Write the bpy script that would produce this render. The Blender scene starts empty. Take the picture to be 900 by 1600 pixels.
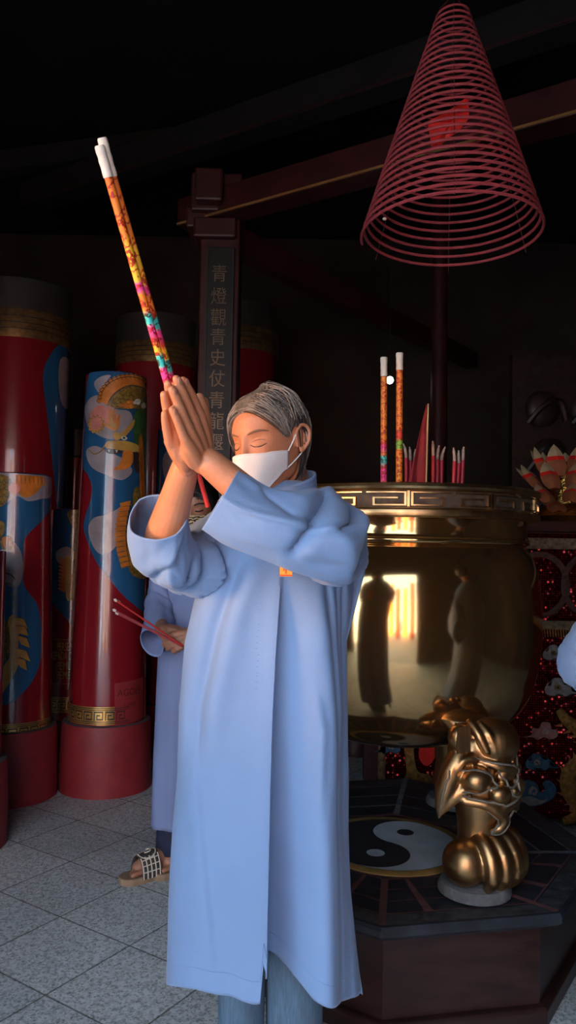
import bpy, bmesh, math, random
import numpy as np
from mathutils import Vector, Matrix, noise
from mathutils.bvhtree import BVHTree
random.seed(7)
PI = math.pi
SC = bpy.context.scene
COL = SC.collection
R_ = math.radians

# ------------------------------------------------------------------ camera
F = 1200.0; PITCH = 0.045; ROLL = 0.018; CAMZ = 1.26
CAM = Vector((0, 0, CAMZ))
_f = Vector((0, math.cos(PITCH), math.sin(PITCH)))
_r0 = Vector((1, 0, 0)); _u0 = Vector((0, -math.sin(PITCH), math.cos(PITCH)))
_r = _r0*math.cos(ROLL) + _u0*math.sin(ROLL)
_u = _u0*math.cos(ROLL) - _r0*math.sin(ROLL)
def W(px, py, d):
    """point of the place measured at pixel (px,py) of the photograph, d metres deep"""
    return CAM + (_f + _r*((px-450)/F) + _u*((800-py)/F))*d
cd = bpy.data.cameras.new('camera'); cam = bpy.data.objects.new('camera', cd); COL.objects.link(cam)
M = Matrix((_r, _u, -_f)).transposed().to_4x4(); M.translation = CAM
cam.matrix_world = M
cd.sensor_fit = 'VERTICAL'; cd.sensor_height = 36.0; cd.lens = 36.0*F/1600.0
cd.clip_start = 0.05
SC.camera = cam
SC.view_settings.view_transform = 'Standard'; SC.view_settings.look = 'None'
SC.view_settings.gamma = 1; SC.view_settings.use_curve_mapping = False
SC.view_settings.exposure = 0.0

# ------------------------------------------------------------------ materials
def srgb(r, g, b):
    f = lambda c: (c/255/12.92) if c/255 <= .04045 else ((c/255+.055)/1.055)**2.4
    return (f(r), f(g), f(b))
MATS = {}
def mat(name, col, rough=.6, metal=0., var=.12, scale=8., bump=0., bscale=40., coat=0., spec=.5, stretch=(1,1,1), sheen=0., sss=0., col2=None, coat_rough=.05):
    m = bpy.data.materials.new(name); m.use_nodes = True; MATS[name] = m
    nt = m.node_tree; N = nt.nodes; L = nt.links
    b = N['Principled BSDF']
    b.inputs['Roughness'].default_value = rough; b.inputs['Metallic'].default_value = metal
    b.inputs['Coat Weight'].default_value = coat; b.inputs['Coat Roughness'].default_value = coat_rough
    b.inputs['Specular IOR Level'].default_value = spec
    if sheen: b.inputs['Sheen Weight'].default_value = sheen
    if sss:
        b.inputs['Subsurface Weight'].default_value = sss
        b.inputs['Subsurface Radius'].default_value = (.012, .005, .003)
    tc = N.new('ShaderNodeTexCoord'); mp = N.new('ShaderNodeMapping'); mp.inputs['Scale'].default_value = stretch
    L.new(tc.outputs['Object'], mp.inputs['Vector'])
    nz = N.new('ShaderNodeTexNoise'); nz.inputs['Scale'].default_value = scale; nz.inputs['Detail'].default_value = 5
    L.new(mp.outputs['Vector'], nz.inputs['Vector'])
    rp = N.new('ShaderNodeValToRGB')
    c2 = col2 or tuple(min(1, c*(1+var)) for c in col)
    rp.color_ramp.elements[0].position = .3; rp.color_ramp.elements[1].position = .7
    rp.color_ramp.elements[0].color = (*[c*(1-var) for c in col], 1)
    rp.color_ramp.elements[1].color = (*c2, 1)
    L.new(nz.outputs['Fac'], rp.inputs['Fac']); L.new(rp.outputs['Color'], b.inputs['Base Color'])
    if bump:
        n2 = N.new('ShaderNodeTexNoise'); n2.inputs['Scale'].default_value = bscale; n2.inputs['Detail'].default_value = 4
        L.new(mp.outputs['Vector'], n2.inputs['Vector'])
        bp = N.new('ShaderNodeBump'); bp.inputs['Strength'].default_value = bump; bp.inputs['Distance'].default_value = .01
        L.new(n2.outputs['Fac'], bp.inputs['Height']); L.new(bp.outputs['Normal'], b.inputs['Normal'])
    return m
def emis(name, col, s):
    m = mat(name, col, .5); b = m.node_tree.nodes['Principled BSDF']
    b.inputs['Emission Color'].default_value = (*col, 1); b.inputs['Emission Strength'].default_value = s
    return m
def clear(name, tint=(1,1,1), rough=.03):
    m = mat(name, tint, rough, var=.02); m.node_tree.nodes['Principled BSDF'].inputs['Transmission Weight'].default_value = 1.0
    m.node_tree.nodes['Principled BSDF'].inputs['IOR'].default_value = 1.1
    return m

# ------------------------------------------------------------------ mesh helpers
class MB:
    def __init__(s): s.v = []; s.f = []; s.mi = []
    def add(s, vs, fs, mi=0):
        o = len(s.v); s.v += [tuple(v) for v in vs]
        s.f += [tuple(i+o for i in f) for f in fs]; s.mi += [mi]*len(fs)
    def box(s, c, size, M3=None, mi=0):
        hx, hy, hz = [k/2 for k in size]; c = Vector(c)
        vs = [Vector((x*hx, y*hy, z*hz)) for x in (-1,1) for y in (-1,1) for z in (-1,1)]
        if M3 is not None: vs = [M3 @ v for v in vs]
        s.add([c+v for v in vs], [(0,1,3,2),(4,6,7,5),(0,4,5,1),(2,3,7,6),(0,2,6,4),(1,5,7,3)], mi)
    def loft(s, rings, closed=True, cap=(True, True), mi=0):
        n = len(rings[0]); o = len(s.v)
        for r in rings: s.v += [tuple(p) for p in r]
        m = n if closed else n-1
        for i in range(len(rings)-1):
            for j in range(m):
                a = o+i*n+j; b = o+i*n+(j+1) % n
                s.f.append((a, b, b+n, a+n)); s.mi.append(mi)
        if closed and cap[0]: s.f.append(tuple(o+j for j in reversed(range(n)))); s.mi.append(mi)
        if closed and cap[1]: s.f.append(tuple(o+(len(rings)-1)*n+j for j in range(n))); s.mi.append(mi)
    def lathe(s, prof, c=(0,0,0), n=64, mi=0, cap=(False, False)):
        rings = [[(c[0]+r*math.cos(2*PI*k/n), c[1]+r*math.sin(2*PI*k/n), c[2]+z) for k in range(n)] for r, z in prof]
        s.loft(rings, True, cap, mi)
    def tube(s, pts, rad, n=8, mi=0, cap=True, flat=None):
        pts = [Vector(p) for p in pts]
        if not hasattr(rad, '__len__'): rad = [rad]*len(pts)
        rings = []; ref = None
        for i, p in enumerate(pts):
            t = (pts[min(i+1, len(pts)-1)]-pts[max(i-1, 0)])
            t = t.normalized() if t.length > 1e-9 else Vector((0,0,1))
            if ref is None:
                ref = Vector((0,0,1)) if abs(t.z) < .9 else Vector((1,0,0))
            a = (ref-t*ref.dot(t)).normalized(); b = t.cross(a); ref = a
            fl = flat or 1.
            rings.append([p+(a*math.cos(2*PI*k/n)+b*math.sin(2*PI*k/n)*fl)*rad[i] for k in range(n)])
        s.loft(rings, True, (cap, cap), mi)
    def capsule(s, pts, rad, n=14, mi=0, sub=4):
        """rounded tapering tube through pts (closed, for merging)"""
        P = [Vector(p) for p in pts]; Q = []; q = []
        if not hasattr(rad, '__len__'): rad = [rad]*len(P)
        d0 = (P[1]-P[0]).normalized(); d1 = (P[-1]-P[-2]).normalized()
        for a in (80, 55, 30): Q.append(P[0]-d0*rad[0]*math.sin(R_(a))); q.append(rad[0]*math.cos(R_(a)))
        for i in range(len(P)-1):
            for k in range(sub):
                t = k/sub
                a = P[max(i-1, 0)]; b = P[i]; c = P[i+1]; d = P[min(i+2, len(P)-1)]
                Q.append(.5*((2*b)+(c-a)*t+(2*a-5*b+4*c-d)*t*t+(3*b-a-3*c+d)*t**3)); q.append(rad[i]*(1-t)+rad[i+1]*t)
        Q.append(P[-1]); q.append(rad[-1])
        for a in (30, 55, 80): Q.append(P[-1]+d1*rad[-1]*math.sin(R_(a))); q.append(rad[-1]*math.cos(R_(a)))
        s.tube(Q, q, n, mi)
    def ball(s, c, r, n=20, mi=0, M3=None):
        if not hasattr(r, '__len__'): r = (r, r, r)
        rings = []
        for i in range(1, n//2):
            a = PI*i/(n//2)
            ring = [Vector((r[0]*math.sin(a)*math.cos(2*PI*k/n), r[1]*math.sin(a)*math.sin(2*PI*k/n), -r[2]*math.cos(a))) for k in range(n)]
            if M3 is not None: ring = [M3 @ p for p in ring]
            rings.append([Vector(c)+p for p in ring])
        s.loft(rings, True, (True, True), mi)
    def xform(s, Mx): s.v = [tuple(Mx @ Vector(v)) for v in s.v]; return s
    def mesh(s, name, mats, smooth=True):
        me = bpy.data.meshes.new(name); me.from_pydata(s.v, [], s.f)
        for m in (mats if isinstance(mats, (list, tuple)) else [mats]): me.materials.append(m)
        me.polygons.foreach_set('material_index', s.mi)
        bm = bmesh.new(); bm.from_mesh(me); bmesh.ops.recalc_face_normals(bm, faces=bm.faces); bm.to_mesh(me); bm.free()
        if smooth:
            me.polygons.foreach_set('use_smooth', [True]*len(me.polygons))
        me.update(); return me
    def build(s, name, mats, parent=None, smooth=True, sharp=None, bevel=None, solid=None, subd=0):
        o = bpy.data.objects.new(name, s.mesh(name, mats, smooth)); COL.objects.link(o)
        if parent: o.parent = parent
        if subd:
            m = o.modifiers.new('subd', 'SUBSURF'); m.levels = m.render_levels = subd
        if solid:
            m = o.modifiers.new('solid', 'SOLIDIFY'); m.thickness = solid; m.offset = 0
        if bevel:
            m = o.modifiers.new('bevel', 'BEVEL'); m.width = bevel; m.segments = 2; m.limit_method = 'ANGLE'; m.angle_limit = R_(40)
        if smooth and sharp is None: sharp = 40
        if smooth and sharp: 
            me = o.data
            me.set_sharp_from_angle(angle=R_(sharp))
        return o
def tag(o, label=None, cat=None, group=None, kind=None):
    if label: o['label'] = label
    if cat: o['category'] = cat
    if group: o['group'] = group
    if kind: o['kind'] = kind
    return o
def empty(name, loc, label, cat, group=None, rz=0.):
    o = bpy.data.objects.new(name, None); COL.objects.link(o); o.location = loc; o.rotation_euler.z = rz
    o.empty_display_size = .1
    return tag(o, label, cat, group)
def local(mb, root):
    """shapes given in world coordinates, brought into root's own space"""
    Mx = Matrix.LocRotScale(root.location, root.rotation_euler, None).inverted()
    return mb.xform(Mx)
def struct(o): o['kind'] = 'structure'; return o
def smoothstep(a, b, x):
    t = min(1, max(0, (x-a)/(b-a))); return t*t*(3-2*t)
def interp(x, xs, ys): return float(np.interp(x, xs, ys))
def catmull(pts, n):
    P = [Vector(p) for p in pts]; out = []
    for i in range(len(P)-1):
        a = P[max(i-1, 0)]; b = P[i]; c = P[i+1]; d = P[min(i+2, len(P)-1)]
        for k in range(n):
            t = k/n; out.append(.5*((2*b)+(c-a)*t+(2*a-5*b+4*c-d)*t*t+(3*b-a-3*c+d)*t**3))
    out.append(P[-1]); return out
def voxel_object(name, mb, m, size, parent=None, smooth=4):
    me = mb.mesh(name, m); o = bpy.data.objects.new(name, me); COL.objects.link(o)
    r = o.modifiers.new('r', 'REMESH'); r.mode = 'VOXEL'; r.voxel_size = size; r.use_smooth_shade = True
    sm = o.modifiers.new('s', 'SMOOTH'); sm.iterations = smooth; sm.factor = .5
    dg = bpy.context.evaluated_depsgraph_get()
    new = bpy.data.meshes.new_from_object(o.evaluated_get(dg), depsgraph=dg)
    o.modifiers.clear(); o.data = new; bpy.data.meshes.remove(me)
    new.materials.clear(); new.materials.append(m); new.name = name
    new.polygons.foreach_set('use_smooth', [True]*len(new.polygons))
    new.polygons.foreach_set('material_index', [0]*len(new.polygons))
    if parent: o.parent = parent
    return o
def text_mesh(body, size, font_depth=.0005):
    """flat lettering, centred, as (verts, faces) in x,y"""
    cu = bpy.data.curves.new('t', 'FONT'); cu.body = body; cu.size = size; cu.align_x = 'CENTER'; cu.align_y = 'CENTER'
    o = bpy.data.objects.new('t', cu); COL.objects.link(o)
    dg = bpy.context.evaluated_depsgraph_get(); me = bpy.data.meshes.new_from_object(o.evaluated_get(dg), depsgraph=dg)
    vs = [v.co.copy() for v in me.vertices]; fs = [tuple(p.vertices) for p in me.polygons]
    bpy.data.objects.remove(o); bpy.data.curves.remove(cu); bpy.data.meshes.remove(me)
    return vs, fs
# ------------------------------------------------------------------ colours
RED = mat('red_lacquer', (.26,.014,.018), .35, var=.18, scale=3, coat=.2)
WAX = mat('candle_red', (.25,.010,.018), .22, var=.10, scale=2.5, coat=.9, bump=.12, bscale=5, stretch=(1.6,1.6,.22), coat_rough=.04)
PLINTH = mat('plinth_red_paint', (.27,.024,.032), .55, var=.14, scale=9, bump=.25, bscale=30)
GREYTOP = mat('dusty_grey', (.12,.11,.12), .7, var=.2, scale=14)
GOLDP = mat('gold_print', (.62,.40,.12), .32, metal=.75, var=.2, scale=20, coat=.5)
OLDGOLD = mat('dark_gold_band', (.22,.13,.05), .38, metal=.6, var=.4, scale=30)  # darker, browner gold than the fret print
RIMGREY = mat('smoky_plastic', (.045,.040,.036), .35, var=.2, coat=.4)
DARKP = mat('dark_print', (.03,.022,.018), .4, var=.2, coat=.4)
SKYB = mat('sky_blue_print', (.022,.115,.26), .2, var=.35, scale=4, coat=.9, bump=.12, bscale=5, stretch=(1.6,1.6,.22), coat_rough=.04)
CLOUD = mat('cloud_print', (.36,.32,.35), .25, var=.25, scale=9, coat=.8)
ORANGE = mat('dragon_orange', (.62,.20,.03), .3, var=.35, scale=14, coat=.7)
OLIVE = mat('dragon_scale_olive', (.24,.15,.03), .3, var=.6, scale=60, coat=.7)
YELL = mat('dragon_ochre', (.55,.32,.07), .3, var=.25, scale=12, coat=.7)
PINK = mat('pearl_pink', (.65,.24,.20), .3, var=.2, scale=12, coat=.7)
GREENP = mat('dragon_green', (.04,.12,.03), .35, var=.4, scale=20, coat=.6)
WHITEP = mat('white_print', (.7,.68,.62), .3, var=.05, coat=.6)
BRASS = mat('polished_brass', (.55,.33,.14), .10, metal=.96, var=.10, scale=3, bump=.02, bscale=5)
BRASSR = mat('brass_rim', (.50,.33,.16), .3, metal=1., var=.3, scale=25)
PATINA = mat('grey_patina', (.17,.15,.12), .65, metal=.3, var=.3, scale=30)
BRONZE = mat('worn_bronze', (.44,.25,.11), .36, metal=1., var=.2, scale=12, bump=.03, bscale=30)
CEMENT = mat('pale_cement', (.10,.105,.11), .85, var=.3, scale=30, bump=.5, bscale=60)
SLATE = mat('dark_slate', (.016,.019,.026), .5, var=.5, scale=14, bump=.1, bscale=50)
SLATE2 = mat('slate_border', (.040,.040,.045), .55, var=.6, scale=35, bump=.2, bscale=50)
LINEW = mat('chalk_grey_line', (.12,.125,.14), .6, var=.4, scale=40)
LINER = mat('dull_red_line', (.11,.045,.045), .6, var=.4, scale=40)
MAROON = mat('maroon_granite', (.026,.010,.0085), .38, var=.4, scale=9, bump=.05, bscale=60, stretch=(1,1,3))
TGOLD = mat('ochre_paint', (.26,.16,.045), .6, var=.2, scale=20)
TGREY = mat('pale_grey_paint', (.36,.43,.49), .55, var=.12, scale=15)
BLACKW = mat('sooty_black', (.012,.009,.009), .75, var=.3, scale=4)
DKRED = mat('sooty_dark_red', (.050,.0065,.0065), .5, var=.3, scale=5)
GOLDL = mat('gilt_line', (.45,.24,.07), .4, metal=.4, var=.2)
BOARD = mat('black_lacquer_board', (.007,.008,.008), .5, var=.3, scale=6)
GILT = mat('dim_gilt_letters', (.20,.135,.085), .4, metal=.3, var=.25, scale=30)
INC = mat('incense_red', (.36,.045,.055), .75, var=.14, scale=40, bump=.2, bscale=200)
PAPERR = mat('red_paper', (.75,.018,.012), .6, var=.15, scale=30)
THREAD = mat('dark_thread', (.10,.01,.01), .8)
CREAMW = mat('cream_paper_tip', (.75,.66,.55), .7, var=.12, scale=60)
STICKR = mat('red_stick', (.62,.030,.025), .5, var=.08)
CANR = mat('candle_crimson', (.40,.018,.035), .4, var=.15, scale=20)
FLAGR = mat('flag_red_cloth', (.22,.012,.018), .8, var=.2, scale=12)
WOODP = mat('pale_bamboo', (.50,.33,.14), .6, var=.2)
PETAL = mat('petal_cream', (.50,.38,.22), .7, var=.2, scale=20)
PETALR = mat('petal_orange', (.36,.12,.05), .7, var=.25, scale=20)
FOIL = mat('gold_foil', (.8,.5,.12), .2, metal=1., var=.2, scale=30, bump=.6, bscale=80)
CLOTHB = mat('beige_brocade', (.20,.145,.085), .75, var=.5, scale=60, bump=.5, bscale=120)
EMBG = mat('gold_embroidery', (.30,.15,.03), .5, metal=.3, var=.5, scale=60, bump=.6, bscale=150)
EMBB = mat('blue_embroidery', (.035,.11,.20), .7, var=.3, scale=50, bump=.4, bscale=150)
EMBL = mat('grey_embroidery', (.30,.27,.27), .7, var=.3, scale=50, bump=.4, bscale=150)
EMBP = mat('pink_embroidery', (.33,.17,.17), .7, var=.3, scale=50, bump=.4, bscale=150)
GAUZE = mat('pale_wall_plaster', (.50,.60,.66), .9, var=.1)

# terrazzo tiles laid on the diagonal
def floor_material():
    m = mat('terrazzo_tiles', (.70,.75,.75), .55, var=.12, scale=2.2); nt = m.node_tree; N = nt.nodes; L = nt.links
    b = N['Principled BSDF']; base = b.inputs['Base Color'].links[0].from_socket
    tc = N.new('ShaderNodeTexCoord'); mp = N.new('ShaderNodeMapping'); mp.vector_type = 'TEXTURE'
    mp.inputs['Location'].default_value = (-.744, 2.648, 0); mp.inputs['Rotation'].default_value = (0, 0, R_(-33.4))
    mp.inputs['Scale'].default_value = (.325,.325,.325)
    L.new(tc.outputs['Object'], mp.inputs['Vector'])
    br = N.new('ShaderNodeTexBrick'); br.offset = 0; br.squash = 1
    for k, v in (('Scale',1.),('Mortar Size',.010),('Mortar Smooth',.3),('Brick Width',1.),('Row Height',1.)): br.inputs[k].default_value = v
    br.inputs['Color1'].default_value = (1,1,1,1); br.inputs['Color2'].default_value = (.86,.88,.9,1); br.inputs['Mortar'].default_value = (.28,.26,.24,1)
    L.new(mp.outputs['Vector'], br.inputs['Vector'])
    vo = N.new('ShaderNodeTexVoronoi'); vo.inputs['Scale'].default_value = 170; L.new(tc.outputs['Object'], vo.inputs['Vector'])
    bw = N.new('ShaderNodeRGBToBW'); L.new(vo.outputs['Color'], bw.inputs['Color'])
    r1 = N.new('ShaderNodeValToRGB'); r1.color_ramp.elements[0].position = .18; r1.color_ramp.elements[1].position = .5
    r1.color_ramp.elements[0].color = (.50,.50,.49,1); r1.color_ramp.elements[1].color = (1,1,1,1); L.new(bw.outputs['Val'], r1.inputs['Fac'])
    n3 = N.new('ShaderNodeTexNoise'); n3.inputs['Scale'].default_value = 55; n3.inputs['Detail'].default_value = 6; L.new(tc.outputs['Object'], n3.inputs['Vector'])
    r2 = N.new('ShaderNodeValToRGB'); r2.color_ramp.elements[0].position = .38; r2.color_ramp.elements[1].position = .56
    r2.color_ramp.elements[0].color = (.74,.74,.73,1); r2.color_ramp.elements[1].color = (1,1,1,1); L.new(n3.outputs['Fac'], r2.inputs['Fac'])
    def mul(a, c):
        x = N.new('ShaderNodeMix'); x.data_type = 'RGBA'; x.blend_type = 'MULTIPLY'; x.inputs['Factor'].default_value = 1
        L.new(a, x.inputs[6]); L.new(c, x.inputs[7]); return x.outputs[2]
    L.new(mul(mul(mul(base, br.outputs['Color']), r1.outputs['Color']), r2.outputs['Color']), b.inputs['Base Color'])
    return m
def quad(name, pts, m, solid=None):
    mb = MB(); mb.add(pts, [tuple(range(len(pts)))]); return mb.build(name, m, smooth=False, solid=solid)
def slab(name, lo, hi, m):
    mb = MB(); mb.box([(a+b)/2 for a, b in zip(lo, hi)], [b-a for a, b in zip(lo, hi)]); return mb.build(name, m, smooth=False)
XL, XR, YF, YB, ZC = -3.6, 3.6, -.35, 8.2, 4.6
FLOOR = floor_material()
struct(slab('floor', (XL,YF,-.1), (XR,YB,0), FLOOR))
WALLM = mat('sooty_wall', (.045,.027,.019), .8, var=.4, scale=2)
struct(slab('wall_left', (XL-.12,YF,0), (XL,YB,ZC), WALLM)); struct(slab('wall_right', (XR,YF,0), (XR+.12,YB,ZC), WALLM))
struct(slab('wall_back', (XL,YB,0), (XR,YB+.12,ZC), WALLM)); struct(slab('ceiling', (XL-.12,YF-.12,ZC), (XR+.12,YB+.12,ZC+.12), BLACKW))
# front wall with the wide doorway the daylight comes through (behind the photographer)
DOOR = (-2.3, .62, 2.5)
fw = MB()
for lo, hi in (((XL,YF-.12,0),(DOOR[0],YF,ZC)), ((DOOR[1],YF-.12,0),(XR,YF,ZC)), ((DOOR[0],YF-.12,DOOR[2]),(DOOR[1],YF,ZC))):
    fw.box([(a+b)/2 for a, b in zip(lo, hi)], [b-a for a, b in zip(lo, hi)])
struct(fw.build('wall_front', mat('front_wall_wood', (.13,.07,.04), .7, var=.3), smooth=False))
YARD = mat('sunlit_paving', (.40,.43,.46), .8, var=.12, scale=3)
struct(slab('ground', (-14,-14,-.12), (14,YF-.12,-.02), YARD))
struct(slab('sky_blocker_beside_yard', (1.0,-5.5,-.02), (1.15,YF-.12,3.6), BLACKW))  # unseen slab added to block skylight from the right
fac = slab('wall_across_the_yard', (-9,-7.4,-.02), (9,-7,2.3), GAUZE); struct(fac)
for i_, x_ in enumerate((-2.3,-1.45,-.75,-.1,.55)):
    mb = MB(); mb.lathe([(.26,0),(.26,.2),(.19,.24),(.19,3.0+.3*math.sin(i_*2))], (x_,-4.3-.5*(i_ % 2),-.02), 24); struct(mb.build('yard_column', mat('sunlit_orange_paint%d' % i_, ((.75,.12,.02),(.80,.40,.05))[i_ % 2], .5)))

# ------------------------------------------------------------------ beams and post
def beam(name, a, b, h, w, m, ext0=0., ext1=0., line=None):
    a = Vector(a); b = Vector(b); d = (b-a).normalized(); a = a-d*ext0; b = b+d*ext1
    side = d.cross(Vector((0,0,1))).normalized(); up = side.cross(d)
    M3 = Matrix((d, side, up)).transposed(); mb = MB(); mb.box((a+b)/2, ((b-a).length, w, h), M3)
    o = mb.build(name, m, smooth=False, bevel=.006); struct(o)
    if line:
        l = MB(); s = side if (side.dot(CAM-(a+b)/2) > 0) else -side
        l.box((a+b)/2+s*(w/2+.003)-up*(h/2-.010), ((b-a).length, .006, .012), M3); l.build('edge_moulding', line, o, smooth=False)
    return o
beam('roof_beam', W(352,322,4.55), W(900,165,3.5), .165, .16, DKRED, .3, 2.2, GOLDL)
beam('tie_beam', W(366,377,4.75), W(640,515,6.7), .15, .13, DKRED, 0, 1.4)
beam('roof_purlin', W(540,142,4.7), W(900,20,3.95), .20, .18, BLACKW, 3., 2., DKRED)
beam('roof_purlin', W(60,250,6.2), W(330,215,5.9), .16, .16, BLACKW, 1., 1.)
PD = 4.62
pc = W(342,600,PD); px0, py0 = pc.x, pc.y
zcap = W(342,290,PD).z; post = MB(); post.box((px0,py0,zcap/2), (.235,.235,zcap)); post = post.build('post', DKRED, smooth=False, bevel=.01); struct(post)
cap = MB()
ztop = W(342,287,PD).z; zmid = W(342,345,PD).z; zlow = W(342,362,PD).z
cap.box((px0-.02,py0-.02,(ztop+zmid)/2), (.30,.34,ztop-zmid)); cap.box((px0-.06,py0-.16,(ztop+zmid)/2+.01), (.16,.22,(ztop-zmid)*.86))
cap.box((px0-.03,py0-.03,zlow-.02), (.25,.27,.12))
cap.box((px0-.13,py0-.02,zmid-.02), (.14,.25,.12))
cap.build('bracket_capital', DKRED, post, smooth=False, bevel=.012)
# calligraphy board on the post
bz0, bz1 = W(342,800,PD-.14).z, W(342,382,PD-.14).z
bx = W(340,600,PD-.15).x
board = MB(); board.box((0,0,0), (.165,.026,bz1-bz0))
bo = board.build('couplet_board', BOARD, smooth=False, bevel=.004); bo.location = (bx,py0-.235/2-.014,(bz0+bz1)/2)
tag(bo, 'tall black wooden couplet board with gilt characters on the dark red post', 'sign')
fr = MB()
for sx in (-1,1): fr.box((sx*.076,-.016,0), (.010,.008,bz1-bz0-.02))
fr.build('board_frame', mat('board_edge', (.02,.021,.022), .5), bo, smooth=False)
for ch, yy in zip('青燈觀青史仗青龍偃月', (426,462,496,527,560,593,627,660,693,726)):
    vs, fs = text_mesh(ch, .108)
    z = W(338,yy,PD-.15).z-bo.location.z
    mb = MB(); mb.add([(v.x*.9-.004, -.0142, v.y+z) for v in vs], fs); mb.build('gilt_character', GILT, bo, smooth=False)
# dim column far behind the urn
dc = W(685,700,5.6); mb = MB(); mb.lathe([(.10,0),(.085,.12),(.062,.16),(.058,ZC)], (dc.x,dc.y,0), 32); struct(mb.build('column', DKRED))
dc = W(556,1150,4.75); mb = MB(); mb.lathe([(.13,0),(.13,.10),(.10,.14),(.085,.8),(.085,1.15),(.10,1.2),(.02,1.22)], (0,0,0), 32)
o = mb.build('side_pedestal', DKRED); o.location = (dc.x,dc.y,0); tag(o, 'dark red round pedestal in the gloom left of the altar cloth', 'pedestal')
mb = MB(); mb.ball((0,0,0), .030, 24); mb.lathe([(.012,.025),(.014,.05),(.004,.06),(.004,ZC-W(609,594,6.).z-.01)], (0,0,0), 12, 1)
o = mb.build('hanging_bulb', [emis('bulb_glow', (1,.97,.92), 6), BLACKW]); o.location = W(609,594,6.)
tag(o, 'small glowing white bulb hanging in the dark above the urn', 'lamp')

# ------------------------------------------------------------------ giant votive candles
def fill2d(poly, maxu=.09):
    bm = bmesh.new(); vs = [bm.verts.new((a, b, 0)) for a, b in poly]
    f = bm.faces.new(vs); bmesh.ops.triangulate(bm, faces=[f], ngon_method='EAR_CLIP')
    for it in range(6):
        e = [e for e in bm.edges if abs(e.verts[0].co.x-e.verts[1].co.x) > maxu]
        if not e: break
        bmesh.ops.subdivide_edges(bm, edges=e, cuts=1); bmesh.ops.triangulate(bm, faces=bm.faces[:])
    bm.verts.index_update()
    out = [tuple(v.co[:2]) for v in bm.verts], [tuple(v.index for v in f.verts) for f in bm.faces]
    bm.free(); return out
def smooth_poly(pts, n=4):
    P = [Vector((a, b, 0)) for a, b in pts]; out = []; k = len(P)
    for i in range(k):
        a, b, c, d = P[i-1], P[i], P[(i+1) % k], P[(i+2) % k]
        for j in range(n):
            t = j/n; q = .5*((2*b)+(c-a)*t+(2*a-5*b+4*c-d)*t*t+(3*b-a-3*c+d)*t**3); out.append((q.x, q.y))
    return out
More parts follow.
